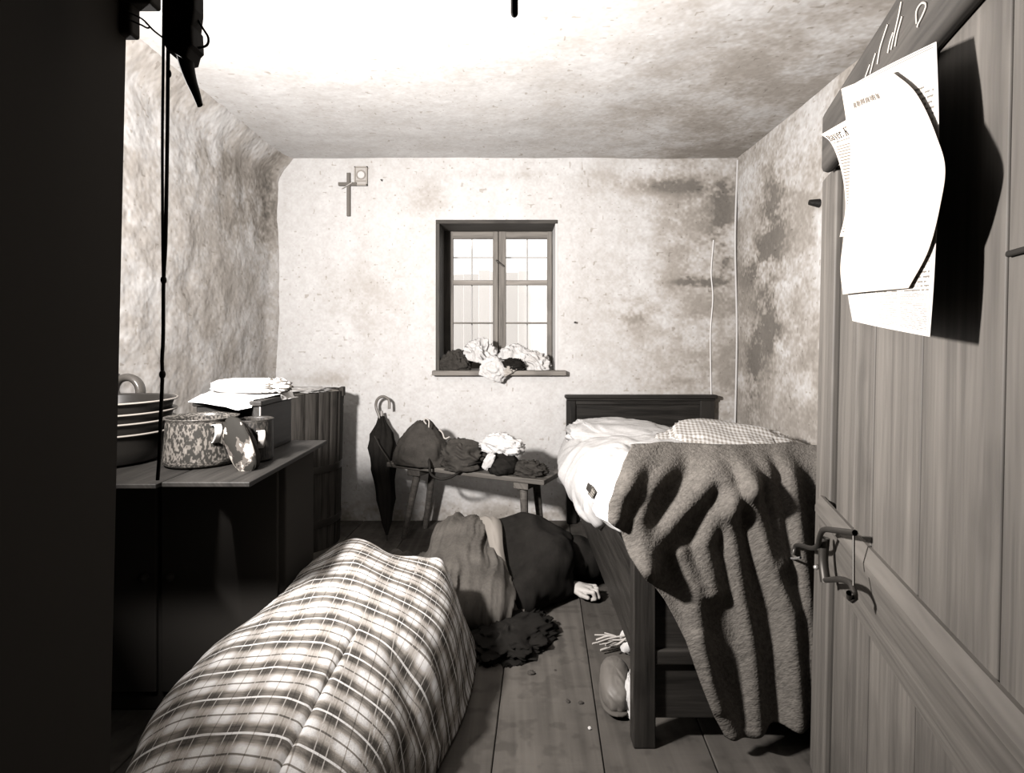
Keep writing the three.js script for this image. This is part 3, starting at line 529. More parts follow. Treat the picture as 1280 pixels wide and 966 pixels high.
// ---------------------------------------------------------------- umbrella, bench, bundles
{
  const u = thing('umbrella', 'closed black umbrella with a hooked cane handle leaning by the bench', 'umbrella');
  const foot = W(484, 676, 3.1).setY(0.012), head = W(477, 520, 3.40);
  const ax = head.clone().sub(foot), L = ax.length(), q = new THREE.Quaternion().setFromUnitVectors(V(0, 1, 0), ax.clone().normalize());
  const g = lathe([[0.005, 0.03], [0.024, 0.1], [0.044, 0.22], [0.060, 0.40], [0.068, 0.52], [0.056, 0.60], [0.028, L - 0.05], [0.016, L - 0.005], [0.006, L]], 64), p = g.attributes.position;
  for (let i = 0; i < p.count; i++) { const a = Math.atan2(p.getZ(i), p.getX(i)) + p.getY(i) * 2.2, k = 1 + 0.22 * Math.sin(a * 8) + 0.1 * Math.sin(a * 3 + 1); p.setX(i, p.getX(i) * k); p.setZ(i, p.getZ(i) * k); } g.computeVertexNormals();
  const at = (m) => { m.quaternion.copy(q); m.position.copy(foot); return m; };
  at(mesh('canopy', g, M.blackCloth, u)); at(mesh('ferrule', bar(V(0, 0, 0), V(0, 0.06, 0), 0.003, 0.005), M.iron, u));
  at(mesh('collar', bar(V(0, L - 0.02, 0), V(0, L + 0.03, 0), 0.012, 0.010, 12), M.steel, u));
  const hk = tube([W(480, 536, 3.38), W(474, 520, 3.39), W(470, 508, 3.40), W(472, 499, 3.40), W(479, 495.5, 3.40), W(486, 500, 3.39), W(486.5, 511, 3.38)], 0.0085, 40, 8);
  mesh('handle', hk, mat(0.09, 0.35), u);
  mesh('strap', tube([W(468, 545, 3.22), W(476, 560, 3.18), W(486, 575, 3.16), W(490, 583, 3.14)], 0.003, 16, 6), M.darkCloth, u);
}
const BY = 0.42;
{
  const b = thing('wooden_bench', 'rough wooden bench with splayed legs under the window carrying bundles', 'bench');
  const A = V(W(483, 0, 3.17).x, BY, -3.17), B = V(W(680, 0, 2.76).x, BY, -2.76), dir = B.clone().sub(A), L = dir.length(), ang = Math.atan2(-dir.z, dir.x);
  b.position.set(A.x, 0, A.z); b.rotation.y = ang;           // own frame: x along the front edge, z towards the wall negative
  const D = 0.25, T = 0.026;
  mesh('seat', metreUV(box(0, L, BY - T, BY, -D, 0, 0.005), 0.3), M.benchWood, b);
  for (const x of [0.17, L - 0.13]) {
    mesh('cleat', box(x - 0.04, x + 0.04, BY - T - 0.035, BY - T, -D + 0.02, -0.012), M.benchWood, b);
    const s = x < 0.5 ? -1 : 0.15;
    for (const z of [-0.05, -D + 0.05]) mesh('leg', bar(V(x + s * 0.09 + (z < -0.1 ? 0.01 : 0), 0.0, z * 1.15 + (z > -0.1 ? 0.01 : -0.01)), V(x, BY - T - 0.03, z), 0.015, 0.021, 10), M.benchWood, b);
  }
  const strap = thing('leather_strap', 'dark leather strap dangling over the bench front edge', 'strap');
  mesh('band', tube([W(536, 573, 3.03), W(537, 581, 2.985), W(539, 593, 2.985), W(552, 599, 2.975), W(568, 594, 2.95), W(580, 584, 2.925), W(590, 580, 2.91), W(600, 578, 2.96)], 0.007, 40, 6), M.black, strap);
  // bundles on the bench
  const put = (px, d) => V((px - 640) / FOCAL * d, BY + 0.001, -d);
  let c = put(526, 3.15); const bag = thing('cloth_sack', 'large dark peaked cloth sack at the left end of the bench', 'sack');
  const sg = lump(0.155, 0.165, 0.105, { seed: 101, folds: 0.13, freq: 1.7, flat: 0.45, n: 72, power: 2.3 }); { const q = sg.attributes.position; for (let i = 0; i < q.count; i++) { const t = clamp(q.getY(i) / 0.24), k = 1.12 - 0.62 * Math.pow(t, 1.3); q.setXYZ(i, q.getX(i) * k + 0.02 * t, q.getY(i), q.getZ(i) * k); } sg.computeVertexNormals(); } placed(sg, c.x, c.y, c.z, ang); mesh('body', sg, M.bag, bag);
  mesh('tie', tube([W(533, 530, 3.04), W(530, 526, 3.05), W(532, 523, 3.06), W(536, 526, 3.05), W(536, 534, 3.03)], 0.004, 24, 6), mat(0.25, 0.9), bag);
  mesh('tie', tube([W(549, 537, 3.03), W(553, 541, 3.02), W(556, 548, 3.0), W(562, 546, 2.99)], 0.004, 20, 6), mat(0.25, 0.9), bag);
  c = put(580, 3.02); const s2 = lump(0.115, 0.10, 0.095, { seed: 107, folds: 0.30, freq: 1.5, flat: 0.5, n: 72, dir: [0.7, 1.6, 1] }); placed(s2, c.x, c.y, c.z, ang, 0, 0.05);
  tag(mesh('cloth_sack', s2, M.bag), 'smaller folded dark sack in the middle of the bench', 'sack');
  c = put(628, 2.93); const s3 = lump(0.085, 0.07, 0.075, { seed: 111, folds: 0.14, freq: 1.8, flat: 0.6, n: 56 }); placed(s3, c.x, c.y, c.z + 0.02, ang);
  tag(mesh('dark_bundle', s3, M.blackCloth), 'round black bundle under the white cloth on the bench', 'bundle');
  const s4 = lump(0.11, 0.06, 0.075, { seed: 113, folds: 0.35, freq: 2.2, flat: 0.55, n: 64, dir: [1.2, 1.2, 1] });
  placed(s4, W(627, 0, 2.95).x, BY + 0.098, -2.95, ang, 0, -0.04);
  tag(mesh('white_cloth', s4, M.linen), 'crumpled white cloth heaped on the dark bundle on the bench', 'cloth');
  const tip = lump(0.022, 0.062, 0.010, { seed: 117, folds: 0.4, freq: 2, flat: 0.8, n: 36 }); placed(tip, W(606, 0, 2.87).x, BY + 0.03, -2.872, ang, 0.2, -0.55);
  tag(mesh('white_cloth', tip, M.linen), 'hanging white cloth tip at the left of the bench bundle', 'cloth');
  c = put(662, 2.87); const s5 = lump(0.085, 0.045, 0.07, { seed: 119, folds: 0.35, freq: 2.4, flat: 0.5, n: 56 }); placed(s5, c.x, c.y, c.z, ang);
  tag(mesh('dark_rag', s5, M.darkCloth), 'flat dark rag heap at the right end of the bench', 'rag');
}

// ---------------------------------------------------------------- clothes on the window sill
{
  const Y = WY0 + 0.003;
  const put = (name, label, px, d, y, rx, ry, rz, o, m, rot = [0, 0, 0]) => { const g = lump(rx, ry, rz, o); placed(g, W(px, 0, d).x, y, -d, rot[0], rot[1], rot[2]); return tag(mesh(name, g, m), label, 'clothing', 'clothes heaped on the window sill'); };
  put('dark_garment', 'dark rumpled garment at the left end of the window sill', 569, 3.52, Y, 0.092, 0.082, 0.07, { seed: 201, folds: 0.35, freq: 2.6, flat: 0.35, n: 72, dir: [1.6, 0.7, 1] }, M.bag);
  put('white_garment', 'white shirt thrown across the dark garment on the sill', 598, 3.54, Y + 0.045, 0.095, 0.10, 0.075, { seed: 205, folds: 0.45, freq: 2.0, flat: 0.25, n: 80, dir: [1.3, 1.3, 1] }, M.linen, [0, 0, -0.25]);
  put('white_garment', 'white cloth lobe hanging down over the sill front', 613, 3.44, WY0 - 0.048, 0.085, 0.075, 0.045, { seed: 209, folds: 0.3, freq: 1.8, flat: 0.7, n: 72 }, M.linen, [0, 0, -0.35]);
  put('dark_stocking', 'black stocking bunched between the white clothes on the sill', 640, 3.45, Y + 0.002, 0.075, 0.042, 0.04, { seed: 213, folds: 0.35, freq: 2.6, flat: 0.5, n: 56, dir: [0.6, 1.6, 1] }, M.blackCloth, [0, 0, 0.1]);
  put('patterned_kerchief', 'small grey patterned kerchief poking over the sill centre', 637, 3.425, WY0 - 0.018, 0.04, 0.034, 0.02, { seed: 217, folds: 0.6, freq: 3.4, flat: 0.5, n: 48 }, M.linenGrey, [0, 0, 0.5]);
  put('white_garment', 'plump white bundle right of the window mullion on the sill', 645, 3.55, Y + 0.02, 0.105, 0.092, 0.08, { seed: 221, folds: 0.28, freq: 1.9, flat: 0.35, n: 80, dir: [1.3, 0.8, 1] }, M.linen);
  put('white_garment', 'striped folded cloth sloping to the right end of the sill', 674, 3.53, Y, 0.085, 0.082, 0.07, { seed: 225, folds: 0.4, freq: 1.8, flat: 0.35, n: 72, dir: [2.2, 0.8, 1], lean: -0.35 }, M.cotton);
}

// ---------------------------------------------------------------- cross and small picture on the back wall
{
  const c = thing('crucifix', 'thin dark wooden cross hanging high on the window wall', 'cross');
  const z = 3.475, X = (x) => W(x, 0, z).x, Y = (y) => W(0, y, z).y, m = mat(0.09, 0.8);
  mesh('upright', box(X(433.5), X(437.8), Y(270), Y(216), ZB, -z + 0.006, 0.002), m, c);
  mesh('crossbar', box(X(423), X(446), Y(232), Y(228), ZB, -z + 0.008, 0.002), m, c);
  mesh('palm_twig', bar(W(427, 236, 3.47), W(440, 228, 3.46), 0.003), mat(0.25, 0.9), c);
  const f = thing('small_picture', 'tiny pale framed picture with a round image beside the cross', 'picture');
  const pm = mat(0.19, 0.8), D = 3.478, x = (q) => W(q, 0, D).x, y = (q) => W(0, q, D).y;
  mesh('backing', box(x(443.5), x(459), y(232), y(208.5), ZB, -D, 0.002), mat(0.26, 0.9), f);
  mesh('frame', merge([box(x(443), x(444.6), y(232), y(208), ZB, -D + 0.006, 0.001), box(x(457.8), x(459.4), y(232), y(208), ZB, -D + 0.006, 0.001), box(x(443), x(459.4), y(232), y(230.2), ZB, -D + 0.006, 0.001), box(x(443), x(459.4), y(209.6), y(208), ZB, -D + 0.006, 0.001), box(x(443), x(459.4), y(227), y(225.4), ZB, -D + 0.004, 0.001)]), pm, f);
  const r = new THREE.TorusGeometry(0.025, 0.004, 6, 24); r.translate(x(451.2), y(218.5), -D + 0.002); mesh('round_mount', r, pm, f);
  const d = new THREE.CircleGeometry(0.022, 20); d.translate(x(451.2), y(218.5), -D + 0.002); mesh('round_image', d, mat(0.36, 0.9), f);
  const nails = [[448, 226], [720, 403], [325, 0]];
  const n1 = W(477.5, 226, 3.485); tag(mesh('nail', bar(n1, V(n1.x, n1.y, n1.z + 0.025), 0.004), M.iron), 'small nail in the wall right of the tiny picture', 'nail');
  const n2 = W(718.5, 403, 3.485); tag(mesh('nail', bar(n2, V(n2.x, n2.y, n2.z + 0.025), 0.006), M.iron), 'dark nail in the wall right of the window', 'nail');
}
{
  const D = 2.556, p = V(XR - 0.002, W(0, 254, D).y, -D); const t = thing('wall_peg', 'dark wooden peg on the right wall beside the door edge', 'peg');
  mesh('peg', bar(p, V(p.x - 0.045, p.y + 0.004, p.z), 0.02, 0.012, 12), M.darkWood, t);
}

// ---------------------------------------------------------------- door standing open on the right
const DOOR_A = Math.atan(210 / FOCAL), FE = V(0.759, 0, -1.45);
const doorM = (() => {
  const X = V(-Math.sin(DOOR_A), 0, Math.cos(DOOR_A)), Y = V(0, 1, 0), Z = X.clone().cross(Y);
  const m = new THREE.Matrix4().makeBasis(X, Y, Z).setPosition(FE.x, 0, FE.z);
  const c = V(FE.x, 0.8, FE.z), roll = new THREE.Matrix4().makeTranslation(c.x, c.y, c.z).multiply(new THREE.Matrix4().makeRotationZ(-1.25 * Math.PI / 180)).multiply(new THREE.Matrix4().makeTranslation(-c.x, -c.y, -c.z));
  return roll.multiply(m);
})();
const doorInv = doorM.clone().invert();
function onDoor(o) { doorM.decompose(o.position, o.quaternion, o.scale); return o; }
function DP(px, py, h) { const o = V(0, EYE, 0).applyMatrix4(doorInv), e = W(px, py, 1).applyMatrix4(doorInv), t = (h - o.z) / (e.z - o.z); return o.lerp(e, t); }   // point h off the door face, in the door's own frame
const DOOR_TOP = 1.61, DOOR_W = 0.97;
{
  const d = structure('door_1'); onDoor(d);
  mesh('stile', metreUV(box(0.0, 0.135, 0.025, DOOR_TOP - 0.12, -0.035, -0.004, 0.006), 0.2), M.door[2], d);
  mesh('gap_shade_strip', box(0.130, 0.222, 0.03, DOOR_TOP - 0.13, -0.032, -0.016, 0.002), M.darkPaint, d);  // dark strip added to paint the shade in the gap beside the planks
  const cuts = [0.215, 0.345, 0.455, 0.66, 0.875, DOOR_W];
  for (let k = 0; k < cuts.length - 1; k++) mesh('plank', metreUV(box(cuts[k] + 0.001, cuts[k + 1] - (k === 1 ? 0.006 : 0.0025), 0.025, DOOR_TOP, -0.026, 0.0, 0.003), k * 0.7), M.door[k % 3], d);
  // lower ledge with bevelled top edge
  const y0 = 0.57, y1 = 0.725, sh = new THREE.Shape([[0, y0], [0.001, y0], [0.010, y1 - 0.045], [0.017, y1 - 0.037], [0.017, y1 - 0.024], [0.006, y1], [0, y1]].map(p => new THREE.Vector2(p[0], p[1])));
  const lg = new THREE.ExtrudeGeometry(sh, { depth: DOOR_W - 0.10, bevelEnabled: false }); lg.rotateY(Math.PI / 2); lg.scale(1, 1, -1);
  // after the turn: x along the door, z out of the face
  { const p = lg.attributes.position, idx = lg.index; for (let i = 0; i < p.count; i++) { const X = p.getX(i), Z = p.getZ(i); p.setXYZ(i, 0.10 + Math.abs(X), p.getY(i), Math.abs(Z)); } lg.computeVertexNormals(); }
  mesh('ledge', metreUV(lg, 3.1), M.door[1], d);
  const dark = matMap(woodMap(0.022, 0.8, 620), 0.7);
  mesh('top_ledge', metreUV(box(0.115, DOOR_W, 1.475, DOOR_TOP + 0.004, -0.004, 0.024, 0.012), 2.2), dark, d);
  mesh('bottom_ledge', metreUV(box(0.02, DOOR_W, 0.08, 0.2, -0.055, -0.027, 0.004), 2.2), M.door[0], d);
  // chalk writing on the top ledge
  const cm = mat(0.22, 1), chalk = (pts, r = 0.0015) => tube(pts.map(p => { const q = DP(p[0], p[1], 0.0255); return q; }), r, 20, 5);
  for (const s of [[[1097, 80], [1100, 62], [1104, 48], [1110, 30]], [[1088, 92], [1092, 76], [1095, 66]], [[1114, 62], [1119, 40], [1124, 18], [1127, 2]], [[1119, 58], [1122, 42], [1128, 20]], [[1110, 66], [1113, 52], [1117, 40]], [[1146, 30], [1146, 14], [1152, 4], [1158, 6], [1154, 18], [1148, 30], [1147, 34]], [[1082, 96], [1085, 88], [1088, 80]]]) mesh('chalk_mark', chalk(s), cm, d);
  // iron latch
  const la = new THREE.Group(); la.name = 'latch'; d.add(la);
  const L = (pts, r, n = 40) => tube(pts.map(p => DP(p[0], p[1], p[2])), r, n, 8);
  mesh('lever', L([[1069, 666, 0.03], [1045, 663, 0.04], [1030, 662, 0.045], [1025, 670, 0.045], [1022, 682, 0.04], [1014, 685, 0.03], [1003, 682, 0.03], [995, 682, 0.035], [992, 692, 0.04]], 0.0055, 60), M.iron, la);
  mesh('ring', L([[992, 692, 0.04], [985, 689, 0.042], [984, 694, 0.044], [991, 698, 0.042], [1001, 697, 0.04]], 0.003, 30), M.steel, la);
  mesh('plate', L([[1031, 672, 0.028], [1029, 700, 0.03], [1032, 728, 0.028]], 0.010, 20), M.iron, la);
  mesh('hook', L([[1032, 725, 0.03], [1050, 724, 0.034], [1062, 728, 0.038], [1067, 738, 0.04], [1068, 748, 0.042], [1063, 749, 0.046], [1062, 741, 0.05]], 0.0055, 40), M.iron, la);
  mesh('rod', L([[1067, 668, 0.03], [1067, 700, 0.034], [1067, 742, 0.04]], 0.0022, 12), M.iron, la);
  mesh('rivet', ball(DP(1020, 709, 0.01), 0.006), M.steel, la);
  // strap hinge end on the right and hinge side
  const h0 = DP(1259, 318, 0.003);
  mesh('strap_hinge', box(h0.x, DOOR_W + 0.02, h0.y - 0.0035, h0.y + 0.0035, 0.0, 0.006, 0.003), M.black, d);
}
// ---------------------------------------------------------------- newspapers pinned to the door
const newsPrint = (() => {   // columns of print: rows of ink dashes, flat print only
  const r = rng(91), ink = new Uint8Array(512 * 512);
  for (let c = 0; c < 4; c++) for (let y = 60; y < 490; y += 7) { const x0 = 14 + c * 124, x1 = x0 + 112 - (r() < 0.15 ? 40 * r() : 0); for (let x = x0; x < x1; x++) if (hash3(x >> 2, y, 5) > 0.25) { ink[y * 512 + x] = 1; ink[(y + 1) * 512 + x] = 1; ink[(y + 2) * 512 + x] = hash3(x, y, 9) > 0.5 ? 1 : 0; } }
  for (let y = 20; y < 492; y++) for (const x of [132, 256, 380]) ink[y * 512 + x] = 2;
  for (let x = 10; x < 500; x++) { ink[12 * 512 + x] = 2; ink[15 * 512 + x] = 2; ink[498 * 512 + x] = 2; }
  for (let y = 12; y < 498; y++) { ink[y * 512 + 8] = 2; ink[y * 512 + 503] = 2; }
  return ink;
})();
const newsMap = tex(512, 512, (u, v) => { const i = newsPrint[Math.floor(v * 512) * 512 + Math.floor(u * 512)]; return (i === 0 ? 0.27 : i === 1 ? 0.075 : 0.05) * (1 + 0.04 * fbm2(u * 20, v * 20, 3, 3)); }, { clamp: true });
M.news = matMap(newsMap, 0.95);
function canvasTex(w, h, draw) { const c = document.createElement('canvas'); c.width = w; c.height = h; const g = c.getContext('2d'); draw(g, w, h); const t = new THREE.CanvasTexture(c); t.colorSpace = THREE.SRGBColorSpace; return t; }
function pageBase(g, w, h) { g.fillStyle = '#928b83'; g.fillRect(0, 0, w, h); }
const rowsOn = (rows) => { const f = polyline(rows.map((r, i) => [i / (rows.length - 1), ...r])); const L = new THREE.CatmullRomCurve3(rows.map(r => DP(r[0], r[1], r[2]))), R = new THREE.CatmullRomCurve3(rows.map(r => DP(r[3], r[4], r[5]))); return (u, v, bulge = 0) => { const a = L.getPoint(v), b = R.getPoint(v); const p = a.lerp(b, u); p.z += bulge * Math.sin(Math.PI * u); return p; }; };
{
  // rear sheet: a whole page hanging almost flat
  const back = onDoor(thing('newspaper', 'rear newspaper page with printed columns at its lower edge on the door', 'newspaper'));
  const fb = rowsOn([[1066, 106, 0.027, 1171, 52, 0.040], [1070, 180, 0.014, 1174, 150, 0.046], [1064, 280, 0.010, 1172, 260, 0.048], [1060, 360, 0.010, 1168, 350, 0.050], [1066, 401, 0.010, 1163, 421, 0.050]]);
  mesh('page', sheet(40, 60, (u, v) => fb(u, v, 0.004), 0.0008, (u, v) => [u, v < 0.8 ? 0.02 + v * 0.75 : 0.62 + (v - 0.8) * 1.9]), M.news, back);
  // front sheet: bulging blank half page
  const blank = matMap(canvasTex(512, 1024, (g, w, h) => { pageBase(g, w, h); g.fillStyle = '#15120f'; for (let k = 0, x = 130; k < 34; k++) { const w = 2 + (k * 7) % 5; g.fillRect(x, 78 + (k * 5) % 7, w, 22 + (k * 3) % 6); x += w + 2 + (k % 6 === 5 ? 5 : 0); } g.fillStyle = '#8d857b'; g.fillRect(130, 122, 250, 3); for (let y = 830; y < 1000; y += 13) for (let c = 0; c < 3; c++) { g.fillStyle = 'rgba(60,54,48,0.5)'; g.fillRect(60 + c * 150, y, 132, 4); } }), 0.95);
  const front = onDoor(thing('newspaper', 'bulging white newspaper sheet curling off the door in front', 'newspaper'));
  const ff = rowsOn([[1052, 111, 0.028, 1116, 90, 0.047], [1058, 150, 0.024, 1145, 116, 0.050], [1062, 200, 0.022, 1171, 170, 0.054], [1062, 240, 0.022, 1182, 212, 0.055], [1056, 290, 0.022, 1176, 255, 0.055], [1051, 335, 0.022, 1162, 310, 0.054], [1054, 368, 0.020, 1136, 360, 0.052]]);
  mesh('page', sheet(40, 70, (u, v) => ff(u, v, 0.006), 0.0008, (u, v) => [u, 1 - v * 0.78]), blank, front);
  // small curling title page at the left
  const title = matMap(canvasTex(512, 1024, (g, w, h) => { pageBase(g, w, h); g.fillStyle = '#0c0a08'; g.save(); g.scale(0.66, 1.25); g.font = 'bold 120px serif'; g.fillText('Bayer. K', 16, 140); g.fillText('Bayer. K', 19, 140); g.restore(); g.fillRect(14, 200, 480, 6); g.fillStyle = '#4a443e'; for (let y = 250; y < 1000; y += 26) g.fillRect(40, y, 440, 9); }), 0.95);
  const side = onDoor(thing('newspaper', 'curled newspaper title page at the left edge of the door', 'newspaper'));
  const fs = rowsOn([[1027, 168, 0.040, 1072, 142, 0.022], [1040, 180, 0.036, 1076, 168, 0.020], [1050, 205, 0.028, 1080, 198, 0.018], [1056, 235, 0.020, 1082, 232, 0.016], [1057, 265, 0.016, 1084, 262, 0.014], [1050, 296, 0.014, 1080, 292, 0.012]]);
  mesh('page', sheet(24, 40, (u, v) => fs(u, v), 0.0008, (u, v) => [u, 1 - v]), title, side);
}

// ---------------------------------------------------------------- checked quilt over a mound on the floor
{
  const P_ = 0.083;
  const N = 1024, map = tex(N, N, (u, v) => {              // one metre square, woven check
    const x = u / P_, y = v / P_, fx = x - Math.floor(x), fy = y - Math.floor(y);
    const band = (f) => 0.5 + 0.5 * Math.cos((f - 0.5) * 2 * Math.PI);
    const dx = smooth(0.2, 0.85, band(fx)), dy = smooth(0.15, 0.8, band(fy));
    let l = 0.43 * (1 - 0.45 * dx) * (1 - 0.76 * dy) * (1 - 0.25 * dx * dy);
    const wv = noise2(u * 420, v * 60, 3), wu = noise2(u * 60, v * 420, 4); l *= 1 + 0.22 * dx * wv * 0.6 + 0.30 * dy * wu;
    if (Math.abs(fy - 0.5) < 0.026) l = 0.42; if (fy < 0.022 || fy > 0.978) l *= 0.28;
    if (Math.abs(fx - 0.36) < 0.012 || Math.abs(fx - 0.64) < 0.012) l = Math.max(l, 0.26);
    if (fx < 0.013 || fx > 0.987) l *= 0.5; if (Math.abs(fx - 0.5) < 0.012) l *= 0.7;
    return l * (1 + 0.05 * noise2(u * 260, v * 260, 8));
  });
  map.wrapS = map.wrapT = THREE.RepeatWrapping;
  // cross sections from the far end (first) to the near end: left floor, left shoulder, ridge, right shoulder, right foot
  const rows = [
    [2.06, [-0.74, 0.01], [-0.66, 0.06], [-0.54, 0.11], [-0.36, 0.11], [-0.20, 0.08], [-0.13, 0.01]],
    [2.00, [-0.80, 0.01], [-0.70, 0.20], [-0.54, 0.33], [-0.38, 0.28], [-0.24, 0.22], [-0.125, 0.01]],
    [1.93, [-0.84, 0.01], [-0.72, 0.27], [-0.535, 0.415], [-0.40, 0.365], [-0.235, 0.318], [-0.125, 0.01]],
    [1.80, [-0.86, 0.01], [-0.75, 0.28], [-0.53, 0.425], [-0.38, 0.385], [-0.205, 0.29], [-0.128, 0.01]],
    [1.65, [-0.87, 0.01], [-0.76, 0.29], [-0.52, 0.415], [-0.36, 0.37], [-0.20, 0.265], [-0.145, 0.01]],
    [1.48, [-0.88, 0.01], [-0.77, 0.295], [-0.53, 0.385], [-0.36, 0.345], [-0.225, 0.24], [-0.185, 0.01]],
    [1.30, [-0.89, 0.01], [-0.78, 0.285], [-0.54, 0.35], [-0.38, 0.315], [-0.265, 0.22], [-0.225, 0.01]],
    [1.12, [-0.79, 0.01], [-0.745, 0.26], [-0.54, 0.315], [-0.40, 0.285], [-0.30, 0.20], [-0.25, 0.01]],
    [0.95, [-0.72, 0.01], [-0.69, 0.19], [-0.55, 0.24], [-0.42, 0.21], [-0.33, 0.15], [-0.28, 0.01]],
    [0.86, [-0.68, 0.006], [-0.64, 0.02], [-0.55, 0.03], [-0.42, 0.02], [-0.35, 0.012], [-0.31, 0.006]],
  ];
  const cols = [0, 1, 2, 3, 4, 5].map(c => new THREE.CatmullRomCurve3(rows.map(r => V(r[c + 1][0], r[c + 1][1], -r[0])), false, 'catmullrom', 0.5));
  const fn = (u, v) => {
    const c = new THREE.CatmullRomCurve3(cols.map(k => k.getPoint(v)), false, 'catmullrom', 0.45), p = c.getPoint(u), d = -p.z;
    const lift = smooth(0.0, 0.06, p.y);
    // soft wrinkles; one long crease along the near half, gathered folds on the right side
    p.y += lift * (0.010 * fbm2(p.x * 7, d * 5, 3, 601) + 0.006 * ridge(noise2(p.x * 9 + d * 4, d * 5 - p.x * 3, 602)));
    const crease = Math.abs((p.x + 0.405) - 0.10 * (1.35 - d) * -1); p.y -= 0.012 * Math.exp(-((crease / 0.006) ** 2)) * smooth(1.5, 1.4, d) * lift;
    const right = smooth(-0.33, -0.22, p.x) * lift; const w = ridge(noise2(d * 11, p.y * 3 + p.x * 4, 603)); p.x += right * (0.014 * w * w - 0.006 + 0.008 * fbm2(d * 8, p.y * 8, 3, 604)); 
    p.y += 0.018 * Math.exp(-(((p.x + 0.235) / 0.03) ** 2) - (((d - 1.93) / 0.03) ** 2));    // stiff corner
    const cut = Math.exp(-(((p.x + 0.25) / 0.05) ** 2) - (((d - 1.42) / 0.05) ** 2)); p.y -= 0.05 * cut * lift;
    const leftS = smooth(-0.62, -0.75, p.x) * lift; p.x += leftS * 0.018 * ridge(noise2(d * 9, p.y * 4, 605));
    if (d > 1.30) p.x = Math.max(p.x, lerp(-0.9, -0.648, smooth(1.30, 1.66, d)) + 0.004 * (1 + noise2(d * 9, p.y * 9, 8))); p.y = Math.max(p.y, 0.006); return p;
  };
  const g = sheet(170, 230, fn, 0.006, (u, v, p) => [p.x * 1.0 + smooth(-0.24, -0.1, p.x) * 0 + (p.x > -0.3 ? (0.35 - p.y) * 0.7 : 0), -p.z + 0.35 * p.y * 0 + 0.0]);
  tag(mesh('checked_quilt', g, matMap(map, 0.95, { bumpMap: clothBump, bumpScale: 0.0008 })), 'checked cotton quilt spread over a long mound on the floor', 'quilt');
}

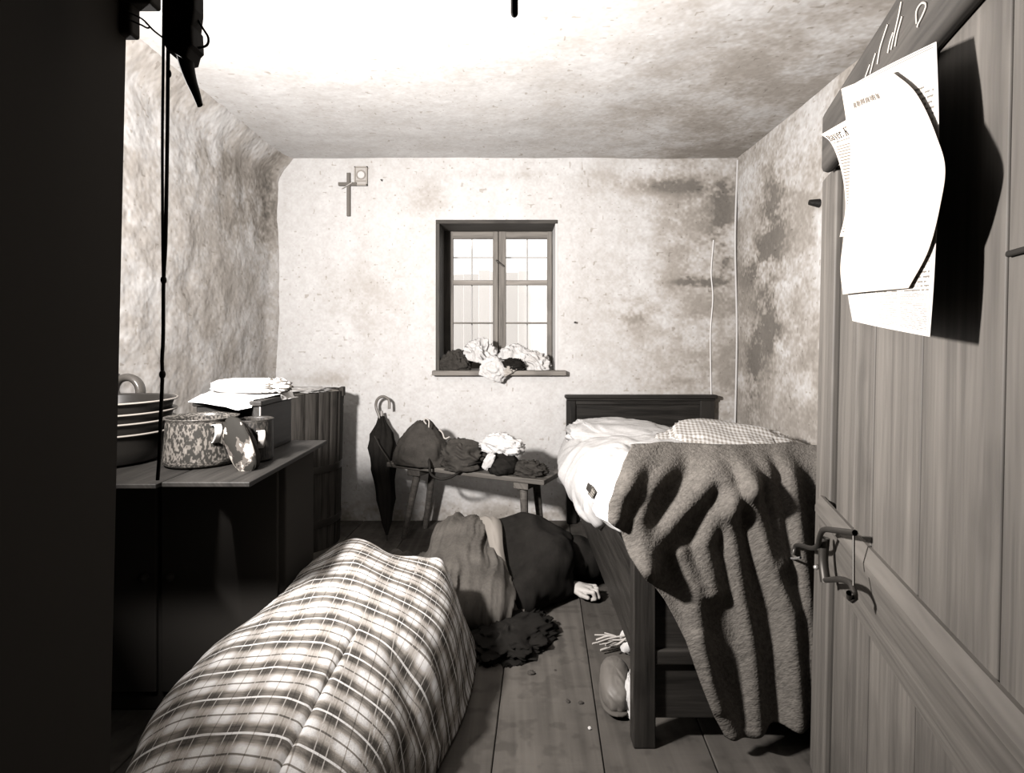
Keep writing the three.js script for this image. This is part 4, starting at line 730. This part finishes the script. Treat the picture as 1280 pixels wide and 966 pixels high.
// ---------------------------------------------------------------- person lying on the floor between bench and bed
{
  const person = thing('person', 'person lying on the floor in dark jacket and grey skirt, hand beside the bed', 'person');
  const J = { pel: V(-0.21, 0.15, -2.54), chest: V(0.08, 0.165, -2.56), neck: V(0.22, 0.155, -2.57), head: V(0.30, 0.115, -2.575), sN: V(0.17, 0.17, -2.44), sF: V(0.18, 0.12, -2.66), eN: V(0.04, 0.075, -2.29), wN: V(0.245, 0.05, -2.445), eF: V(0.14, 0.065, -2.75), wF: V(0.27, 0.05, -2.71), kN: V(-0.10, 0.085, -2.20), kF: V(-0.27, 0.10, -2.19), aN: V(-0.40, 0.06, -2.50), aF: V(-0.50, 0.07, -2.60), tN: V(-0.46, 0.05, -2.66), tF: V(-0.56, 0.05, -2.78) };
  const body = bones([[J.pel, J.chest, 0.125, 0.125], [J.chest, J.neck, 0.12, 0.055], [J.neck, J.head, 0.055, 0.06], [J.sN, J.sF, 0.065, 0.065], [J.sN, J.eN, 0.052, 0.042], [J.eN, J.wN, 0.04, 0.027], [J.sF, J.eF, 0.052, 0.042], [J.eF, J.wF, 0.04, 0.027], [J.pel, J.kN, 0.085, 0.06], [J.pel, J.kF, 0.085, 0.06], [J.kN, J.aN, 0.055, 0.036], [J.kF, J.aF, 0.055, 0.036]], 0.04);
  const gb = field([-0.75, -0.02, -3.0], [0.5, 0.36, -1.98], 0.013, (x, y, z) => Math.max(body(x, y, z), 0.004 - y));
  // head: face turned down and away from the camera
  const hd = (x, y, z) => { let d = cone(x, y, z, V(0.285, 0.12, -2.575), V(0.325, 0.108, -2.575), 0.082, 0.074); d = smin(d, cone(x, y, z, V(0.315, 0.075, -2.60), V(0.29, 0.065, -2.61), 0.045, 0.035), 0.03); d = smin(d, cone(x, y, z, V(0.33, 0.05, -2.645), V(0.32, 0.055, -2.635), 0.011, 0.016), 0.012); d = smin(d, cone(x, y, z, V(0.30, 0.115, -2.492), V(0.30, 0.10, -2.495), 0.014, 0.010), 0.008); d = Math.max(d, -(Math.hypot(x - 0.345, y - 0.075, z + 2.625) - 0.010)); d = smin(d, cone(x, y, z, J.neck, J.head, 0.052, 0.05), 0.03); return Math.max(d, 0.006 - y); };
  const gh = field([0.15, 0, -2.72], [0.45, 0.24, -2.44], 0.006, hd);
  // near hand: palm down, fingers curled, thumb along the side
  const hand = (o, ax, side, up) => {
    const at = (a, b, c) => o.clone().addScaledVector(ax, a).addScaledVector(side, b).addScaledVector(up, c), list = [];
    list.push([at(-0.02, 0, 0), at(0.02, 0, 0), 0.025, 0.024], [at(0.02, -0.018, 0), at(0.065, -0.026, 0.004), 0.017, 0.012], [at(0.02, 0, 0.002), at(0.07, 0, 0.006), 0.018, 0.013], [at(0.02, 0.018, 0), at(0.065, 0.024, 0.003), 0.016, 0.011]);
    const fingers = [[-0.029, 0.064, 0.036], [-0.010, 0.070, 0.041], [0.010, 0.068, 0.038], [0.028, 0.062, 0.030]];
    for (const [b, a, l] of fingers) { const p0 = at(a, b, 0.004), p1 = at(a + l * 0.72, b * 1.08, 0.006), p2 = at(a + l * 0.95, b * 1.1, -0.018), p3 = at(a + l * 0.55, b * 1.08, -0.026); list.push([p0, p1, 0.0095, 0.0088], [p1, p2, 0.0088, 0.008], [p2, p3, 0.008, 0.007]); }
    list.push([at(0.012, -0.022, -0.004), at(0.042, -0.044, -0.008), 0.013, 0.0105], [at(0.042, -0.044, -0.008), at(0.072, -0.046, -0.014), 0.0105, 0.0085]);
    return list;
  };
  const sdfHand = (list) => (x, y, z) => { let d = 1e3; list.forEach(([a, b, ra, rb], i) => { d = smin(d, cone(x, y, z, a, b, ra, rb), i < 4 ? 0.012 : 0.0035); }); return Math.max(d, 0.003 - y); };
  const axN = V(0.93, -0.04, 0.36).normalize(), sdN = V(-0.36, 0, 0.93).normalize(), upN = V(0.05, 1, 0.1).normalize();
  const hN = hand(V(0.262, 0.048, -2.44), axN, sdN.clone().negate(), upN), gN = field([0.20, 0, -2.53], [0.42, 0.10, -2.33], 0.0035, sdfHand(hN));
  const hF = hand(V(0.285, 0.046, -2.705), V(0.95, -0.05, 0.3).normalize(), V(-0.3, 0, 0.95), V(0, 1, 0)), gF = field([0.22, 0, -2.79], [0.43, 0.10, -2.59], 0.0045, sdfHand(hF));
  mesh('body', merge([gb, gh, gN, gF]), M.skin, person);
  // clothing
  const jk = bones([[V(-0.05, 0.16, -2.54), J.chest, 0.132, 0.142], [J.chest, V(0.20, 0.16, -2.57), 0.14, 0.085], [J.sN, J.sF, 0.09, 0.09], [J.sN, J.eN, 0.076, 0.064], [J.eN, J.wN, 0.062, 0.041], [J.sF, J.eF, 0.076, 0.064], [J.eF, J.wF, 0.062, 0.042], [V(0.0, 0.10, -2.45), V(0.02, 0.03, -2.36), 0.10, 0.05]], 0.05);
  const gj = field([-0.25, 0, -3.0], [0.40, 0.36, -2.1], 0.010, (x, y, z) => Math.max(jk(x, y, z), 0.004 - y, (x - 0.262) * 1.0 ), (x, y, z) => 0.016 * (ridge(fbm3(x * 7, y * 7 + 3, z * 7, 3)) - 0.75) + 0.008 * noise3(x * 22, y * 22, z * 22));
  mesh('jacket', gj, M.blackCloth, person);
  const sk = bones([[J.pel, V(-0.06, 0.15, -2.54), 0.142, 0.125], [J.pel, J.kN, 0.135, 0.085], [J.pel, J.kF, 0.135, 0.095], [V(-0.12, 0.10, -2.34), V(0.02, 0.03, -2.22), 0.11, 0.035], [J.kF, J.aF, 0.085, 0.06], [J.kN, J.aN, 0.08, 0.06], [V(-0.2, 0.2, -2.5), V(-0.2, 0.06, -2.22), 0.09, 0.08]], 0.07);
  const gs = field([-0.75, 0, -2.85], [0.15, 0.36, -2.0], 0.008, (x, y, z) => Math.max(sk(x, y, z), 0.004 - y), (x, y, z) => { const a = x * 26 + 1.1 * fbm3(x * 5, y * 5, z * 5, 3) + (z + 2.5) * 2.5; return 0.034 * (ridge(noise3(a, y * 1.2, z * 1.1)) - 0.7) + 0.018 * (ridge(noise3(a * 2.3, y * 2 + 5, z * 2)) - 0.6) + 0.004 * noise3(x * 40, y * 10, z * 10); });
  mesh('skirt', gs, M.skirt, person);
  // pale shirt showing between skirt and jacket
  const sc = [V(-0.13, 0.272, -2.60), V(-0.105, 0.295, -2.52), V(-0.075, 0.27, -2.43), V(-0.045, 0.20, -2.37), V(-0.02, 0.12, -2.345)].map((p, i) => p);
  const scur = catmull(sc);
  mesh('shirt', sheet(20, 40, (u, v) => { const p = scur(v), w = lerp(0.095, 0.03, v); return V(p.x + (u - 0.5) * w + 0.012 * Math.sin(v * 6), p.y + 0.018 * Math.sin(Math.PI * u) + 0.008 * ridge(noise2(u * 4, v * 5, 15)), p.z + 0.012 * Math.sin(Math.PI * u)); }, 0.004), mat(0.13, 0.95), person);
  const ap = lump(0.055, 0.035, 0.05, { seed: 301, folds: 0.3, freq: 2, flat: 0.6, n: 44 }); placed(ap, 0.0, 0.004, -2.22, 0.4); mesh('apron_corner', ap, M.skirt, person);
  // kerchief over the hair, dark
  const gk = field([0.15, 0, -2.74], [0.46, 0.27, -2.42], 0.008, (x, y, z) => Math.max(hd(x, y, z) - 0.014, 0.05 - y), (x, y, z) => 0.004 * noise3(x * 30, y * 30, z * 30)); mesh('headscarf', gk, M.blackCloth, person);
  for (const [a, t] of [[J.aN, J.tN], [J.aF, J.tF]]) { const b = bones([[a, t, 0.045, 0.035], [V(a.x + 0.03, a.y + 0.01, a.z + 0.04), a, 0.042, 0.044]], 0.03); mesh('shoe', field([a.x - 0.16, 0, a.z - 0.28], [a.x + 0.12, 0.16, a.z + 0.12], 0.008, (x, y, z) => Math.max(b(x, y, z), 0.002 - y)), mat(0.06, 0.5), person); }
}
{ // dark garment dropped beside the quilt
  const g = lump(0.14, 0.05, 0.19, { seed: 331, folds: 0.28, freq: 2.0, flat: 0.25, n: 80, dir: [1.6, 1, 0.8] }); placed(g, -0.005, 0.002, -2.10, -0.5);
  tag(mesh('dark_garment', g, M.blackCloth), 'black garment dropped on the floor right of the quilt', 'clothing');
}
{ // scraps on the floor
  const r = rng(303);
  const spots = [[664, 842, 0.012], [590, 652, 0.008], [737, 911, 0.006], [710, 877, 0.007], [726, 879, 0.008], [694, 838, 0.004]];
  spots.forEach(([x, y, s], i) => { if (i === 1) return; const d = EYE * FOCAL / (y - HORIZON), p = W(x, y, d); const g = lump(s, s * 0.5, s * 0.8, { seed: 400 + i, folds: 0.6, freq: 2, flat: 0.3, n: 16 }); placed(g, p.x, 0.001, p.z, r() * 6); tag(mesh('floor_crumb', g, mat(i === 2 ? 0.3 : 0.03, 0.9)), ['dark curl of dirt on the floor right of the quilt shadow', '', 'pale crumb on the floor beside the long board joint', 'left dark crumb of the pair on the floor board', 'right dark crumb of the pair near the board joint', 'tiny crumb on the floor near the dark curl'][i], 'crumb'); });
}

// ---------------------------------------------------------------- things hanging in the doorway, near the camera
{
  const D = 0.50;
  const b = thing('hanging_tackle', 'black hanging tackle with a curved horn tip at the doorway top', 'tackle');
  const P = (x, y, d = D) => W(x, y, d);
  const outline = (pts, t, d) => { const s = new THREE.Shape(pts.map(p => { const q = P(p[0], p[1], d); return new THREE.Vector2(q.x, q.y); })); const g = new THREE.ExtrudeGeometry(s, { depth: t, bevelEnabled: true, bevelSize: 0.001, bevelThickness: 0.003, bevelSegments: 2 }); g.translate(0, 0, -d - t / 2); return g; };
  mesh('strap', outline([[209, -190], [226, -190], [226, 12], [225, 28], [226, 40], [214, 46], [212, 44], [210, 20]], 0.010, D), M.black, b);
  mesh('strap', outline([[229, -190], [247, -190], [248, 16], [245, 40], [243, 60], [229, 62], [227, 44], [228, 20]], 0.010, D), M.black, b);
  mesh('buckle', outline([[213, 43], [246, 40], [247, 62], [243, 66], [240, 77], [236, 78], [222, 68], [218, 69], [212, 58]], 0.014, D), M.black, b);
  mesh('horn', tube([P(231, 64), P(234, 82), P(239, 101), P(245, 117), P(250, 132)], 0.0042, 30, 10), M.black, b);
  { const g = b.children[b.children.length - 1].geometry, p = g.attributes.position; for (let i = 0; i < p.count; i++) { const ring = Math.floor(i / 11) / 30, c = P(lerp(231, 250, ring ** 1.15), lerp(64, 132, ring)); const k = lerp(1.75, 0.55, ring); p.setXYZ(i, c.x + (p.getX(i) - c.x) * k, p.getY(i), c.z + (p.getZ(i) - c.z) * k); } g.computeVertexNormals(); }
  mesh('wire_loop', tube([P(246, 22), P(254, 36), P(260, 46), P(260, 54), P(256, 58), P(247, 60)], 0.0010, 40, 6), M.black, b);
  const c = thing('cord', 'long black double cord hanging down the left of the doorway', 'cord');
  mesh('strand', tube([P(204.5, -190), P(204.5, 0), P(204, 80), P(203, 180), P(203.4, 300), P(204, 350)], 0.00115, 60, 6), M.black, c);
  mesh('strand', tube([P(210, -190), P(210.5, 0), P(210, 80), P(209, 180), P(207, 300), P(204.5, 350), P(204, 420), P(202.5, 450), P(203, 470), P(201, 520), P(199.5, 565), P(197, 600)], 0.0015, 90, 6), M.black, c);
  for (const [x, y, q, k] of [[204.5, 350, 0.0024, 1.6], [203, 468, 0.0026, 1.5], [211.5, 92, 0.0018, 2]]) { const kb = new THREE.SphereGeometry(q, 10, 8); kb.scale(1, k, 1); const o = P(x, y); kb.translate(o.x, o.y, o.z); mesh('knot', kb, M.black, c); }
  const w = thing('wire_hook', 'thin black wire loop reaching from the door post to the cord', 'wire');
  mesh('wire', merge([tube([P(160, 15), P(178, 24), P(192, 38), P(206, 49)], 0.0008, 24, 5), tube([P(160, 24), P(176, 31), P(184, 35), P(187, 33), P(182, 28)], 0.0008, 24, 5)]), M.black, w);
  const h = thing('iron_hook', 'rounded end of a black rod hanging at the top centre', 'hook');
  mesh('rod', merge([bar(P(643, -190, 0.5), P(643, 17, 0.5), 0.0032, 0.0032, 12), ball(P(643, 17, 0.5), 0.0032)]), M.black, h);
}

// ---------------------------------------------------------------- the flash lamp itself, out of view left of the doorway
{
  const f = thing('flash_lamp', 'photographer flash lamp on a thin stand left of the doorway', 'lamp');
  const q = new THREE.Quaternion().setFromUnitVectors(V(0, 0, 1), FLASH_DIR), back = FLASH.clone().addScaledVector(FLASH_DIR, -0.012);
  const glow = new THREE.Mesh(new THREE.BoxGeometry(FLASH_SIZE * 0.96, FLASH_SIZE * 0.96, 0.004), new THREE.MeshStandardMaterial({ color: 0x111111, emissive: new THREE.Color().setRGB(1, 0.955, 0.93), emissiveIntensity: 4 })); glow.name = 'burning_powder'; glow.quaternion.copy(q); glow.position.copy(back); f.add(shade(glow));
  const refl = new RoundedBoxGeometry(FLASH_SIZE + 0.02, FLASH_SIZE + 0.02, 0.02, 1, 0.004); const rm = mesh('reflector', refl, M.steel, f); rm.quaternion.copy(q); rm.position.copy(FLASH.clone().addScaledVector(FLASH_DIR, -0.026));
  const foot = FLASH.clone().addScaledVector(FLASH_DIR, -0.045), b0 = V(foot.x, 0.35, foot.z);
  mesh('pole', bar(b0, V(foot.x, FLASH.y + 0.03, foot.z), 0.008, 0.006), M.black, f);
  for (let k = 0; k < 3; k++) { const a = k * 2.094 + 2.4; mesh('leg', bar(V(foot.x - 0.08 + 0.10 * Math.cos(a), 0.004, foot.z + 0.10 * Math.sin(a)), b0, 0.006), M.black, f); }
}

renderer.render(scene, camera);
